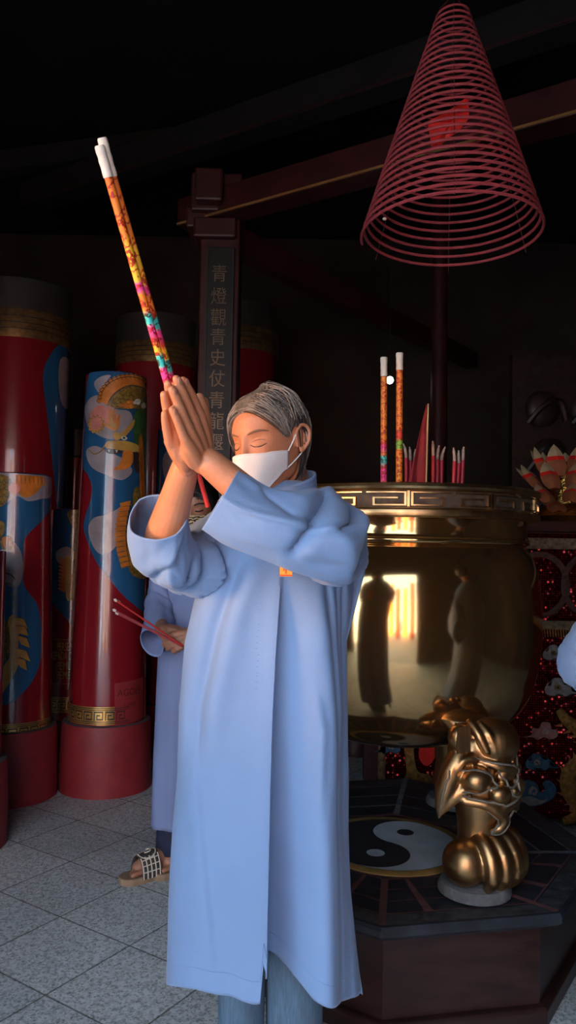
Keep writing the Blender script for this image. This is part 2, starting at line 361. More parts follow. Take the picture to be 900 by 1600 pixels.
class Candle:
    def __init__(s, d, yt, lt, rt, yb, lb, rb, plinth, label, group='giant red votive candles', cap=False, plinth_r=1.19):
        s.d, s.yt, s.lt, s.rt, s.yb, s.lb, s.rb = d, yt, lt, rt, yb, lb, rb
        c = W((lb+rb)/2, yb, d); s.c = Vector((c.x, c.y, 0)); s.z0 = plinth
        s.R0 = (rb-lb)/2*d/F; s.R1 = (rt-lt)/2*d/F; s.z1 = W((lt+rt)/2, yt, d).z
        s.ef = Vector((-c.x, -c.y, 0)).normalized(); s.er = Vector((-s.ef.y, s.ef.x, 0))
        if s.er.x < 0: s.er = -s.er
        s.root = empty('votive_candle', s.c, label, 'candle', group)
        mb = MB(); P = s.R0*plinth_r
        mb.lathe([(P*1.0,0),(P,.02),(P*.985,plinth*.5),(P*.955,plinth*.97),(P*.94,plinth)], n=72, cap=(True, False)); mb.lathe([(P*.94,plinth),(P*.86,plinth+.004),(.01,plinth+.004)], n=72, mi=1)
        mb.build('plinth', [PLINTH, GREYTOP], s.root)
        mb = MB(); zz = np.linspace(plinth+.004, s.z1, 40)
        pr = [(s.R(z), z) for z in zz]; mb.lathe(pr+[(s.R1*.93, s.z1+.006)], n=96, cap=(True, True)); mb.build('wax_body', WAX, s.root)
        if cap:
            H = s.z1-.33*s.R1
            mb = MB(); mb.lathe([(s.R(s.z1-.55*s.R1)+.004, s.z1-.85*s.R1),(s.R1+.007, s.z1-.80*s.R1),(s.R1+.007, s.z1-.10),(s.R1+.004,s.z1-.09)], n=96)
            mb.build('gold_band', OLDGOLD, s.root)
            mb = MB()
            for k in range(3):
                z = s.z1-.80*s.R1+(k+1)*(.80*s.R1-.10)/4; mb.lathe([(s.R1+.0065,z-.004),(s.R1+.0085,z),(s.R1+.0065,z+.004)], n=96)
            mb.build('band_line', DARKP, s.root)
            mb = MB(); mb.lathe([(s.R1+.002,s.z1-.09),(s.R1+.002,s.z1+.11),(s.R1-.004,s.z1+.115),(s.R1-.006,s.z1+.11),(s.R1-.006,s.z1-.05)], n=96); mb.build('plastic_rim', RIMGREY, s.root)
    def R(s, z): return s.R0+(s.R1-s.R0)*(z-s.z0)/(s.z1-s.z0)
    def uz(s, px, py):
        t = (py-s.yt)/(s.yb-s.yt); l = s.lt+(s.lb-s.lt)*t; r = s.rt+(s.rb-s.rt)*t
        q = (px-(l+r)/2)/((r-l)/2)
        q = max(-1.75, min(1.75, q))
        u = math.asin(q) if abs(q) <= .98 else math.copysign(math.asin(.98)+(abs(q)-.98)*1.6, q)
        return (u, s.z1+(s.z0-s.z1)*(py-s.yt)/(s.yb-s.yt))
    def pt(s, u, z, off):
        r = s.R(z)+off; p = s.ef*(r*math.cos(u))+s.er*(r*math.sin(u)); return (p.x, p.y, z)
    def decal(s, mb, poly, off, mi, smooth=True, raw=False):
        P = [p if raw else s.uz(*p) for p in poly]
        if smooth: P = smooth_poly(P, 4)
        vs, fs = fill2d(P); mb.add([s.pt(u, min(max(z, s.z0+.004), s.z1), off) for u, z in vs], fs, mi)
    def stroke(s, mb, pts, w, off, mi, n=4):
        P = catmull([(*s.uz(*p), 0) for p in pts], n); L = []; Rr = []
        for i, p in enumerate(P):
            t = (P[min(i+1, len(P)-1)]-P[max(i-1, 0)]); t.x *= s.R0
            if t.length < 1e-6: continue
            t.normalize(); ww = w*min(1., .25+2.2*min(i, len(P)-1-i)/max(1, len(P)-1)*2)
            L.append((p.x-t.y*ww/s.R0, p.y+t.x*ww)); Rr.append((p.x+t.y*ww/s.R0, p.y-t.x*ww))
        k = len(L); mb.add([s.pt(u, z, off) for u, z in L+Rr], [(i, i+1, k+i+1, k+i) for i in range(k-1)], mi)
    def fret(s, z0, z1, u0=-2.2, u1=2.2):
        mb = MB(); h = z1-z0
        def band(a, b, off, mi):
            n = 60; us = np.linspace(u0, u1, n)
            vs = [s.pt(u, a, off) for u in us]+[s.pt(u, b, off) for u in us]
            mb.add(vs, [(i, i+1, n+i+1, n+i) for i in range(n-1)], mi)
        band(z0, z1, .0015, 0)
        for a, b in ((.06,.10),(.16,.20),(.80,.84),(.90,.94)): band(z0+a*h, z0+b*h, .0025, 1)
        du = .62*h/s.R0; k = int((u1-u0)/du)
        def bar(a, b, c, d):
            vs = []; nn = 3
            for q in range(nn+1):
                u = a+(b-a)*q/nn; vs += [s.pt(u, c, .0025), s.pt(u, d, .0025)]
            mb.add(vs, [(2*q, 2*q+2, 2*q+3, 2*q+1) for q in range(nn)], 1)
        for i in range(k):
            u = u0+i*du; w = .09*du
            for (a, b, c, d) in ((.06,.14,.26,.74),(.06,.86,.68,.75),(.80,.88,.34,.75),(.30,.88,.28,.35),(.30,.38,.28,.56),(.30,.62,.50,.57)):
                bar(u+a*du, u+b*du, z0+c*h, z0+d*h)
        mb.build('fret_band', [GOLDP, DARKP], s.root)
PM = [SKYB, CLOUD, ORANGE, OLIVE, YELL, PINK, GREENP, WHITEP, DARKP, WAX]
O1, O2, O3, O4, O5, O6 = .0012, .002, .0028, .0036, .0044, .0052
G = 'giant red votive candles with dragon prints'
# the foremost candle
c = Candle(4.02, 585, 137, 231, 1147, 107, 226, .345, 'tall dragon printed red candle standing just left of the praying woman', G)
mb = MB()
c.decal(mb, [(143,586),(185,585),(240,586),(268,590),(262,800),(252,990),(224,975),(196,948),(166,910),(151,888),(138,855),(133,835),(137,815),(145,790),(146,770),(140,752),(133,742),(126,734),(118,700),(134,640)], O1, 0)
for p in ([(136,642),(142,629),(156,624),(168,633),(182,646),(202,648),(207,664),(192,692),(168,694),(150,684),(139,668)],
          [(138,712),(152,706),(172,716),(196,728),(206,745),(190,760),(166,752),(148,742),(140,728)],
          [(141,838),(148,822),(166,816),(184,806),(196,796),(198,820),(188,850),(176,872),(158,878),(146,862)],
          [(150,604),(160,594),(175,592),(166,606),(158,620)]): c.decal(mb, p, O2, 1)
for p in ([(144,655),(158,640),(175,648),(188,660),(172,668),(152,668)], [(150,852),(160,838),(172,842),(168,858),(156,864)]): c.decal(mb, p, O3, 5 if p[0][1] < 700 else 1)
# dragon: back with spines, scaled flank, pearl, head, whisker, claws, lower coil
back = [(160,634),(163,618),(174,604),(190,595),(208,591),(226,592)]
c.decal(mb, back+[(228,604),(206,605),(191,612),(178,624),(169,640)], O3, 2, False)
for i in range(15):
    t = i/14*(len(back)-1); k = min(int(t), len(back)-2); q = t-k
    x = back[k][0]*(1-q)+back[k+1][0]*q; y = back[k][1]*(1-q)+back[k+1][1]*q
    c.decal(mb, [(x-1,y+4),(x-6+i*.15,y-2-i*.1),(x-3+i*.2,y-6),(x+5,y-1)], O4, 2, False)
    c.stroke(mb, [(x-1,y+4),(x-6+i*.15,y-2),(x+3,y-5)], .0016, O5, 8)
c.stroke(mb, back, .0022, O5, 8); c.stroke(mb, [(169,640),(178,624),(191,612),(206,605),(228,604)], .0022, O5, 8)
c.decal(mb, [(169,641),(178,625),(191,613),(206,606),(230,604),(228,636),(212,642),(198,645),(182,645)], O3, 3, False)
for i in range(30):
    x = 176+(i % 6)*8+(i//6 % 2)*4; y = 612+(i//6)*7
    if y > 605+max(0, (205-x))*.7: c.stroke(mb, [(x,y),(x+3,y+4),(x+6,y+4),(x+9,y)], .0011, O5, 8, 3)
c.decal(mb, [(186,640),(196,634),(207,629),(210,640),(200,644)], O5, 2)
for i in range(10):
    a = i*2*PI/10; c.decal(mb, [(153+9*math.cos(a)+4*math.cos(a+q),671+11*math.sin(a)+4*math.sin(a+q)) for q in (0,1.2,2.4,3.6,4.8)], O3, 4)
c.decal(mb, [(153+8*math.cos(a*PI/5),671+10*math.sin(a*PI/5)) for a in range(10)], O4, 5)
for i in range(12):
    a = i*2*PI/12; c.stroke(mb, [(153+9*math.cos(a),671+11*math.sin(a)),(153+13*math.cos(a+.2),671+15*math.sin(a+.2)),(153+9*math.cos(a+.5),671+11*math.sin(a+.5))], .0012, O5, 8, 3)
c.decal(mb, [(161,672),(171,668),(171,646),(174,640),(177,652),(181,640),(183,664),(189,651),(187,674),(181,682),(172,678)], O4, 2, False)
c.decal(mb, [(164,672),(173,670),(176,658),(179,670),(184,668),(182,677),(173,675)], O5, 4, False)
c.decal(mb, [(166,706),(170,699),(184,697),(200,697),(216,702),(218,713),(196,712),(174,713)], O4, 4); c.decal(mb, [(167,711),(188,712),(190,717),(178,719),(169,717)], O5, 8)
for x in (172,183): c.decal(mb, [(x-2,712),(x+2,712),(x,717)], O6, 7, False)
c.decal(mb, [(187,690),(194,680),(204,667),(210,660),(208,672),(200,684),(192,694)], O4, 4); c.decal(mb, [(178,686),(186,684),(188,694),(181,696)], O4, 4)
c.decal(mb, [(189,692),(194,689),(199,692),(194,696)], O5, 7); c.decal(mb, [(192,692),(194,690),(196,692),(194,694)], O6, 8)
c.decal(mb, [(208,634),(213,626),(219,626),(217,634)], O5, 7); c.decal(mb, [(220,634),(225,628),(228,634),(223,639)], O5, 7)
c.stroke(mb, [(141,709),(150,719),(160,715),(166,706),(176,700),(190,701)], .004, O5, 4); c.stroke(mb, [(141,709),(150,719),(160,715),(166,706)], .0016, O6, 8)
c.decal(mb, [(194,712),(206,712),(207,730),(196,742),(178,744),(188,733),(191,722)], O4, 2); c.decal(mb, [(208,714),(222,716),(220,744),(210,742)], O4, 8)
c.decal(mb, [(208,660),(216,640),(232,610),(244,640),(240,800),(226,786),(214,790),(220,760),(214,730),(210,700)], O3, 6); c.decal(mb, [(216,700),(222,690),(226,800),(219,790)], O4, 2)
c.decal(mb, [(208,776),(218,768),(236,780),(232,905),(206,912),(197,876),(198,836),(206,806)], O3, 3)
for i in range(13):
    y = 800+i*8; x = 200-5*math.sin(i/12*PI)*1.6
    c.decal(mb, [(x+4,y),(x-11,y+4),(x-13,y-3),(x+3,y-8)], O4, 2, False); c.stroke(mb, [(x+4,y),(x-12,y+3)], .0014, O5, 8, 2)
for i in range(24):
    x = 204+(i % 3)*8; y = 792+(i//3)*13; c.stroke(mb, [(x,y),(x+3,y+6),(x+6,y+6),(x+9,y)], .0012, O5, 8, 3)
c.stroke(mb, [(206,780),(199,820),(196,860),(203,905)], .0022, O5, 8)
mb.build('dragon_print', PM, c.root, sharp=None)
c.fret(W(0,1131,3.82).z, W(0,1103,3.82).z, -1.45, .58)
mb = MB(); c.decal(mb, [(178,1080),(221,1076),(221,1142),(178,1146)], .002, 0, False); mb.build('pasted_slip', mat('red_slip', (.30,.03,.035), .45, var=.1), c.root)
SLIPINK = mat('slip_ink', (.07,.010,.012), .5)
for s_, sz, py in (('AGOES', .050, 1096), ('SAMPIT', .026, 1116)):
    vs, fs = text_mesh(s_, sz); u, z = c.uz(201, py); mb = MB()
    mb.add([c.pt(u+v.x*.9/c.R0, z+v.y, .0032) for v in vs], fs); mb.build('slip_lettering', SLIPINK, c.root, smooth=False)
# candle at the left border
c = Candle(3.85, 742, -17, 83, 1165, -47, 77, .345, 'dragon printed red candle cut by the left border, its print topped with pale clouds', G)
mb = MB()
c.decal(mb, [(-24,743),(30,742),(84,744),(81,778),(76,803),(45,842),(38,870),(37,920),(45,940),(57,960),(62,1000),(60,1050),(50,1080),(30,1105),(5,1120),(-60,1128),(-60,900)], O1, 0)
c.decal(mb, [(-20,744),(40,743),(83,746),(80,776),(66,782),(46,788),(30,780),(12,792),(-14,788)], O2, 1); c.decal(mb, [(8,868),(24,856),(36,880),(34,920),(22,930),(8,915)], O2, 1)
c.decal(mb, [(32,748),(70,748),(58,772),(42,782),(30,770)], O3, 2)
for i in range(7):
    x = 30+i*6; c.decal(mb, [(x,760),(x-2,745),(x+3,744),(x+6,758)], O4, 2, False); c.stroke(mb, [(x,760),(x,745)], .0018, O5, 8, 2)
c.decal(mb, [(26+8*math.cos(a*PI/5),768+9*math.sin(a*PI/5)) for a in range(10)], O5, 5)
c.decal(mb, [(-14,746),(18,748),(20,770),(16,790),(2,800),(-18,800)], O3, 3)
for i in range(12): x = -2+(i % 3)*7; y = 752+(i//3)*12; c.stroke(mb, [(x,y),(x+2,y+6),(x+5,y+6),(x+7,y)], .0014, O4, 8, 3)
for p in ([(-10,830),(8,822),(12,836),(2,856),(-12,860)], [(6,852),(18,846),(24,860),(16,872),(8,868)], [(-14,900),(6,886),(12,906),(2,930),(-16,940)]): c.decal(mb, p, O3, 3)
c.decal(mb, [(8,850),(16,848),(20,858),(12,866)], O4, 2)
c.decal(mb, [(-14,985),(6,978),(14,990),(17,1015),(14,1040),(0,1060),(-18,1050)], O3, 3)
for i in range(12): x = -4+(i % 3)*6; y = 985+(i//3)*13; c.stroke(mb, [(x,y),(x+2,y+7),(x+4,y+7),(x+6,y)], .0014, O4, 8, 3)
c.decal(mb, [(14,985),(26,975),(30,1000),(28,1030),(30,1050),(20,1075),(6,1100),(-4,1118),(0,1080),(8,1056),(16,1040)], O3, 4)
for (a, b) in (((22,978),(42,998)),((24,992),(43,1010)),((26,1008),(45,1030)),((24,1028),(45,1052)),((26,1044),(40,1066))):
    c.decal(mb, [a,((a[0]+b[0])/2+5,(a[1]+b[1])/2-6),b,((a[0]+b[0])/2-3,(a[1]+b[1])/2+4)], O4, 4, False); c.stroke(mb, [a,((a[0]+b[0])/2+5,(a[1]+b[1])/2-6),b], .0016, O5, 8)
for i in range(4): c.stroke(mb, [(6,905+i*16),(20,910+i*16),(26,918+i*16)], .003, O4, 6)
mb.build('dragon_print', PM, c.root, sharp=None)
c.fret(W(0,1160,3.66).z, W(0,1132,3.66).z)
# candle with the lettered label between the two
c = Candle(4.6, 797, 76, 146, 1140, 66, 148, .225, 'small red candle with yellow lettering, half hidden between two larger dragon candles', G)
mb = MB()
c.decal(mb, [(60,800),(111,798),(150,800),(150,1010),(122,1008),(108,985),(92,965),(80,950),(68,940)], O1, 0)
c.decal(mb, [(84,868),(100,858),(112,870),(106,884),(88,884)], O2, 1); c.decal(mb, [(100,800),(128,800),(130,825),(118,840),(108,826)], O3, 3)
c.decal(mb, [(112,830),(128,840),(128,930),(116,950),(106,938),(110,880)], O3, 3); 
for i in range(9): y = 885+i*6; c.decal(mb, [(98,y),(88,y-6),(90,y-9),(99,y-6)], O3, 2, False)
c.decal(mb, [(98,878),(106,880),(108,938),(100,940)], O3, 4)
c.stroke(mb, [(112,830),(108,870),(106,938)], .002, O5, 8); c.decal(mb, [(112,972),(122,968),(124,985),(114,990)], O3, 6)
mb.build('dragon_print', PM, c.root, sharp=None)
c.fret(W(0,1111,4.47).z, W(0,1087,4.47).z)
mb = MB()
for a, b in (((79,1009),(146,1009)),((79,1080),(146,1080)),((79,1009),(79,1080))): c.stroke(mb, [a,((a[0]+b[0])/2,(a[1]+b[1])/2),b], .0014, .002, 0)
for s_, py, px in (('PERSEMBAHAN', 1021, 105), ('KEPADA DEWA', 1036, 105), ('PEMUJA', 1052, 105), ('PEMBERI', 1067, 104), ('J', 1079, 105)):
    vs, fs = text_mesh(s_, .058); u, z = c.uz(px, py)
    mn = min(v.x for v in vs); kk = .50 if len(s_) > 8 else .62
    u0 = c.uz(80 if 'KEP' in s_ else 89 if len(s_) > 1 else 103, py)[0]
    mb.add([c.pt(u0+(v.x-mn)*kk/c.R0, z+v.y*1.15, .002) for v in vs], fs)
mb.build('yellow_lettering', mat('yellow_print', (.42,.30,.05), .4, var=.1), c.root, smooth=False)
# taller ones behind
c = Candle(5.1, 474, -48, 104, 1120, -66, 92, .35, 'very wide red candle with gold band, rising behind the candle at the left border', 'gold banded red candles in the back row', cap=True)
mb = MB()
c.decal(mb, [(112,523),(84,543),(64,578),(58,610),(64,648),(80,680),(96,708),(94,745),(82,790),(86,860),(130,860),(130,523)], O1, 0); c.decal(mb, [(84,570),(98,562),(112,580),(104,640),(90,650),(82,620)], O2, 1)
mb.build('wave_print', PM, c.root, sharp=None)
mb = MB(); mb.box((0,0,0), (.05,.006,.02))
c = Candle(5.55, 521, 170, 293, 1100, 160, 300, .35, 'wide red candle with gold band, rising right behind the foremost dragon candle', 'gold banded red candles in the back row', cap=True)
c = Candle(6.35, 500, 298, 424, 1090, 290, 430, .35, 'wide red candle with gold band hidden behind the dark red post', 'gold banded red candles in the back row', cap=True)
c = Candle(4.72, 672, 241, 329, 1120, 228, 332, .30, 'blue printed red candle mostly hidden behind the raised hands', G)
mb = MB(); c.decal(mb, [(225,674),(285,672),(345,675),(340,800),(310,870),(280,880),(250,900),(225,930)], O1, 0); c.decal(mb, [(250,720),(280,700),(300,730),(290,770),(260,770)], O2, 1); mb.build('wave_print', PM, c.root, sharp=None)
c = Candle(5.75, 694, 84, 130, 1110, 78, 134, .25, 'slim far candle with a pale gold band, seen between two larger candles', 'gold banded red candles in the back row', cap=True)
c = Candle(3.2, 860, -150, -6, 1205, -153, -4, .345, 'nearest red candle whose grey topped plinth just enters the bottom left border', G)
# ------------------------------------------------------------------ eight sided pedestal with the yin and yang
OX, OY, OR, OZ = .379, 2.59, .645, .313
OTH = R_(-101.4)
def octa(r, th=OTH): return [(r*math.cos(th+k*PI/4), r*math.sin(th+k*PI/4)) for k in range(8)]
ped = empty('octagonal_pedestal', (OX,OY,0), 'dark eight sided stone pedestal with a yin and yang top under the brass urn', 'pedestal')
def octring(mb, prof, mi=0, cap=(False, True)):
    mb.loft([[(x, y, z) for x, y in octa(r)] for r, z in prof], True, cap, mi)
mb = MB(); octring(mb, [(.60,0),(.60,.042),(.592,.05),(.572,.052)], 0, (True, False)); mb.build('base_moulding', MAROON, ped, smooth=False, bevel=.003)
mb = MB(); octring(mb, [(.575,.04),(.575,.25),(.582,.255),(.582,.262)], 0, (False, False)); mb.build('panelled_body', MAROON, ped, smooth=False)
mb = MB(); octring(mb, [(.578,.252),(.592,.256),(.596,.270),(.628,.276),(.636,.282),(OR,.288),(OR,.304),(.638,OZ)], 0, (True, True)); mb.build('top_slab', SLATE, ped, smooth=False, bevel=.002)
# bands of the top: pale outer border, strips (trigram lines) and spokes
CX, CY = -.030, -.085
def octi(q):
    """corner points q of the way in from the slab's edge to the inner eight sided ring"""
    A = octa(.634); B = [(CX+x, CY+y) for x, y in octa(.268)]
    return [Vector(A[k]).lerp(Vector(B[k]), q) for k in range(8)]
def edge_strip(mb, qa, qb, z, k, fa=0., fb=1., mi=0):
    A = octi(qa); B = octi(qb); a0, a1, b0, b1 = A[k], A[(k+1) % 8], B[k], B[(k+1) % 8]
    q = [a0.lerp(a1, fa), a0.lerp(a1, fb), b0.lerp(b1, fb), b0.lerp(b1, fa)]
    mb.add([(*v, z) for v in q], [(0,1,2,3)], mi)
mb = MB()
for k in range(8): edge_strip(mb, .0, .20, OZ+.0012, k)
mb.build('weathered_border', SLATE2, ped, smooth=False)
mb = MB()
for k in range(8):
    for q in (.21,.47,.73): edge_strip(mb, q, q+.018, OZ+.002, k, 0, 1, 0 if k in (2,3,4,5) else 1)
    if k in (0,1,6,7):
        for f in (.30,.70): edge_strip(mb, .21, .98, OZ+.0017, k, f-.03, f+.03, 1)
    a = octi(.01)[k]; b = octi(1.)[k]; n = Vector((-(b-a).y, (b-a).x)).normalized()*.010
    mb.add([(*(a+n), OZ+.0024),(*(a-n), OZ+.0024),(*(b-n), OZ+.0024),(*(b+n), OZ+.0024)], [(0,1,2,3)], 0 if k in (2,3,4,5) else 1)
for k in range(8): edge_strip(mb, .965, 1., OZ+.0026, k, 0, 1, 1)
mb.build('trigram_lines', [LINEW, LINER], ped, smooth=False)
def disc(r, z, c=(0,0), n=72): return [(CX+c[0]+r*math.cos(2*PI*k/n), CY+c[1]+r*math.sin(2*PI*k/n), z) for k in range(n)]
mb = MB(); mb.loft([disc(.243,OZ),disc(.243,OZ+.003),disc(.241,OZ+.004),disc(.208,OZ+.004)], True, (False, True)); mb.build('ochre_ring', TGOLD, ped)
RY = .212; ya = R_(56)
DCOM = mat('dark_comma', (.022,.024,.030), .5, var=.3, scale=12)
def flat(layers, name, m):
    """stacked flat paint shapes, each half a millimetre over the last"""
    mb = MB()
    for pts, z in layers: mb.add([(CX+x*math.cos(ya)-y*math.sin(ya), CY+x*math.sin(ya)+y*math.cos(ya), OZ+z) for x, y in pts], [tuple(range(len(pts)))])
    return mb.build(name, m, ped, smooth=False)
arc = lambda cx, r, a0, a1, n=49: [(cx+r*math.cos(a), r*math.sin(a)) for a in np.linspace(a0, a1, n)]
flat([(arc(0, RY, 0, 2*PI, 97)[:-1], .0052), (arc(-RY/2, RY/2, 0, 2*PI)[:-1], .0068)], 'dark_half', DCOM)
flat([(arc(0, RY, PI, 2*PI), .0058), (arc(RY/2, RY/2, 0, 2*PI)[:-1], .0063)], 'pale_half', TGREY)
for s_, m_, nm in ((1, DCOM, 'dark_dot'), (-1, TGREY, 'pale_dot')):
    mb = MB(); mb.loft([disc(.028, OZ+.0074, (math.cos(ya)*RY/2*s_, math.sin(ya)*RY/2*s_), 40)], True, (False, True)); mb.build(nm, m_, ped, smooth=False)

# ------------------------------------------------------------------ the brass urn
urn = empty('incense_urn', (OX,OY,OZ+.0065), 'large polished brass incense urn on three lion faced legs behind the praying woman', 'urn')
Z = lambda z: z-OZ
prof = [(0,.632),(.12,.634),(.20,.642),(.265,.660),(.315,.680),(.362,.712),(.395,.748),(.424,.80),(.444,.87),(.455,.94),(.459,1.01),(.458,1.07),(.453,1.13),(.444,1.18),(.430,1.222),(.414,1.252),(.404,1.268)]
def dense(prof, n=5):
    P = catmull([(r, z, 0) for r, z in prof], n); return [(max(0.0005, p.x), p.y) for p in P]
mb = MB(); mb.lathe([(r, Z(z)) for r, z in dense(prof)], n=128); mb.build('belly', BRASS, urn, sharp=60)
mb = MB(); mb.lathe([(r, Z(z)) for r, z in dense([(.400,1.262),(.416,1.272),(.418,1.282),(.412,1.292),(.409,1.32),(.411,1.345)], 4)], n=128); mb.build('neck', BRASS, urn)
mb = MB(); mb.lathe([(r, Z(z)) for r, z in [(.405,1.343),(.440,1.343),(.449,1.347),(.451,1.356),(.449,1.364),(.440,1.367),(.438,1.371),(.438,1.417),(.441,1.421),(.450,1.423),(.453,1.430),(.450,1.438),(.442,1.441),(.392,1.441),(.386,1.435),(.384,1.30)]], n=160)
mb.build('rim', [BRASSR], urn, sharp=30)
mb = MB(); mb.lathe([(.4385,Z(1.371)),(.4392,Z(1.372)),(.4392,Z(1.4165)),(.4385,Z(1.4175))], n=160); mb.build('dark_ground', mat('rim_dark_brown', (.060,.046,.034), .6, metal=.3, var=.5, scale=40), urn)  # darker ground set between the raised meander bars
# meander running round the rim
mb = MB(); NU = 22; z0, z1 = Z(1.3735), Z(1.4155); hh = z1-z0; du = 2*PI/NU; lw = .0062
def bar(u0, u1, za, zb, mi=0, R=.4385, t=.0062):
    k = max(1, int((u1-u0)/.03)); vs = []
    for q in range(k+1):
        u = u0+(u1-u0)*q/k
        for r, z in ((R,za),(R+t,za+.0012),(R+t,zb-.0012),(R,zb)): vs.append((r*math.cos(u), r*math.sin(u), z))
    fs = []
    for q in range(k):
        for j in range(3): a = q*4+j; fs.append((a, a+4, a+5, a+1))
    fs += [(0,1,2,3), (k*4+3,k*4+2,k*4+1,k*4)]; mb.add(vs, fs, mi)
for i in range(NU):
    a = i*du+.05; w = lw/.44; flip = i % 2
    def seg(x0, x1, y0, y1):
        if flip: x0, x1 = 1-x1, 1-x0
        bar(a+x0*du, a+x1*du, z0+y0*hh, z0+y1*hh)
    ww = w/du
    seg(.05,.95,.86,1.); seg(.05,.05+ww,.0,1.); seg(.05,.80,0,.14); seg(.80-ww,.80,0,.62); seg(.24,.80,.48,.62)
    if flip: seg(-.02,-.02+ww*1.1,-.05,1.05)
mb.build('meander_relief', BRASSR, urn, smooth=False)
mb = MB(); mb.lathe([(.001,Z(1.40)),(.2,Z(1.402)),(.34,Z(1.397)),(.386,Z(1.39))], n=64); mb.build('ash_bed', mat('incense_ash', (.25,.22,.20), .95, var=.3, scale=40, bump=.6), urn)

def lion_leg(ang, rad):
    e = bpy.data.objects.new('leg', None); COL.objects.link(e); e.parent = urn
    e.location = (rad*math.cos(ang), rad*math.sin(ang), 0); e.rotation_euler.z = ang+PI/2 + (R_(12) if ang < 0 else 0)
    # base
    mb = MB(); mb.lathe([(.001,0),(.100,0),(.101,.010),(.092,.026),(.070,.032),(.001,.034)], n=48); mb.build('cement_footing', CEMENT, e)
    # paw with four curled toes over a ball
    v = MB(); v.ball((-.058,-.018,.092), (.058,.062,.062), 28); v.ball((.01,.0,.085), (.072,.065,.062), 28)
    for x, sp, w in ((-.028,.95,.021),(.012,1.,.022),(.052,1.,.022),(.088,.85,.020)):
        v.capsule([(x*.8,-.015,.160),(x,-.060,.150),(x*1.06,-.094*sp,.108),(x*1.05,-.098*sp,.066),(x*.98,-.080*sp,.036)], [w*.8,w,w*1.08,w,w*.62], 12)
        v.ball((x*1.04,-.098*sp,.118), (w*.9,w*.72,w*.9), 14)
    voxel_object('paw', v, BRONZE, .0045, e, 3)
    mb = MB()
    for x in (-.008,.032,.070): mb.tube(catmull([(x*.85,-.030,.166),(x*1.0,-.070,.146),(x*1.06,-.092,.106),(x,-.088,.058)], 4), [.004]*6+[.0035]*7, 6)
    mb.build('toe_grooves', PATINA, e)
    # shank
    mb = MB(); mb.loft([[(.012+rx*math.cos(2*PI*k/40), y+ry*math.sin(2*PI*k/40), z) for k in range(40)] for z, rx, ry, y in ((.12,.062,.058,0),(.15,.058,.056,-.004),(.19,.064,.062,-.008),(.235,.074,.070,-.01),(.29,.080,.074,-.008),(.36,.080,.074,0),(.46,.072,.070,.01))]); mb.build('shank', BRONZE, e)
    # mask
    v = MB(); v.ball((.028,-.040,.412), (.073,.070,.066), 30); v.ball((0,0,.38), (.084,.070,.075), 24)
    v.ball((.022,-.088,.333), (.034,.020,.019), 20); v.ball((-.058,-.062,.325), (.044,.040,.036), 22); v.ball((.092,-.050,.336), (.024,.030,.022), 18)
    v.ball((-.006,-.098,.290), (.034,.026,.026), 20); v.ball((.040,-.100,.290), (.017,.018,.017), 16); v.ball((.070,-.086,.297), (.024,.024,.028), 16)
    v.capsule([(-.040,-.060,.372),(-.008,-.090,.360),(.030,-.100,.353),(.064,-.086,.342),(.100,-.040,.395)], [.010,.012,.011,.011,.009], 10)
    v.capsule([(-.085,-.045,.268),(-.045,-.080,.262),(-.008,-.098,.245),(.030,-.102,.258),(.075,-.085,.262),(.098,-.045,.255)], [.012,.014,.015,.014,.013,.011], 10)
    v.capsule([(-.022,-.092,.250),(.012,-.094,.222),(.004,-.085,.192),(-.020,-.080,.186)], [.016,.017,.013,.006], 10)
    v.capsule([(.036,-.095,.252),(.066,-.086,.240),(.094,-.060,.222)], [.013,.012,.006], 10)
    v.capsule([(-.080,-.020,.390),(-.104,-.012,.340),(-.120,-.004,.290),(-.136,0,.222)], [.024,.032,.027,.006], 12); v.capsule([(-.070,-.040,.300),(-.100,-.020,.275),(-.134,-.002,.228)], [.022,.020,.006], 10)
    v.capsule([(-.060,-.050,.378),(-.092,-.042,.372),(-.110,-.030,.335)], [.014,.013,.008], 10)
    v.capsule([(-.052,-.030,.470),(-.048,-.058,.44),(-.035,-.075,.400)], [.012,.014,.010], 10); v.capsule([(-.030,-.045,.468),(-.024,-.074,.44),(-.015,-.088,.400)], [.010,.012,.008], 10)
    v.ball((-.088,-.022,.432), (.030,.028,.036), 18)
    lm = voxel_object('lion_mask', v, BRONZE, .0042, e, 3); bvh = BVHTree.FromPolygons([x.co for x in lm.data.vertices], [tuple(x.vertices) for x in lm.data.polygons])
    mb = MB()
    for pts in ([(-.064,-.058,.384),(-.020,-.094,.372),(.030,-.108,.364),(.068,-.094,.354),(.098,-.050,.386)], [(-.020,-.104,.345),(.022,-.112,.311),(.060,-.100,.322),(.066,-.094,.346)],
                [(-.102,-.040,.350),(-.060,-.094,.360),(-.026,-.100,.336),(-.036,-.102,.312),(-.100,-.050,.292)], [(-.096,-.048,.284),(-.048,-.092,.276),(-.010,-.112,.262),(.036,-.114,.268),(.090,-.080,.272)],
                [(.022,-.118,.306),(.026,-.116,.282),(.052,-.112,.276)], [(.056,-.104,.312),(.058,-.108,.290)], [(-.046,-.084,.246),(-.014,-.092,.214),(-.024,-.084,.178),(.014,-.098,.176),(.034,-.102,.216),(.060,-.094,.230),(.096,-.062,.212)],
                [(-.114,-.022,.345),(-.132,-.014,.290),(-.140,-.006,.222)]):
        P = []
        for q in catmull(pts, 6):
            hit = bvh.find_nearest(q); P.append(hit[0]+hit[1]*.0008)
        mb.tube(P, [.0034*(.5+.5*math.sin(PI*(i+.7)/(len(P)+.4))**.5) for i in range(len(P))], 6)
    mb.build('patina_creases', PATINA, e)
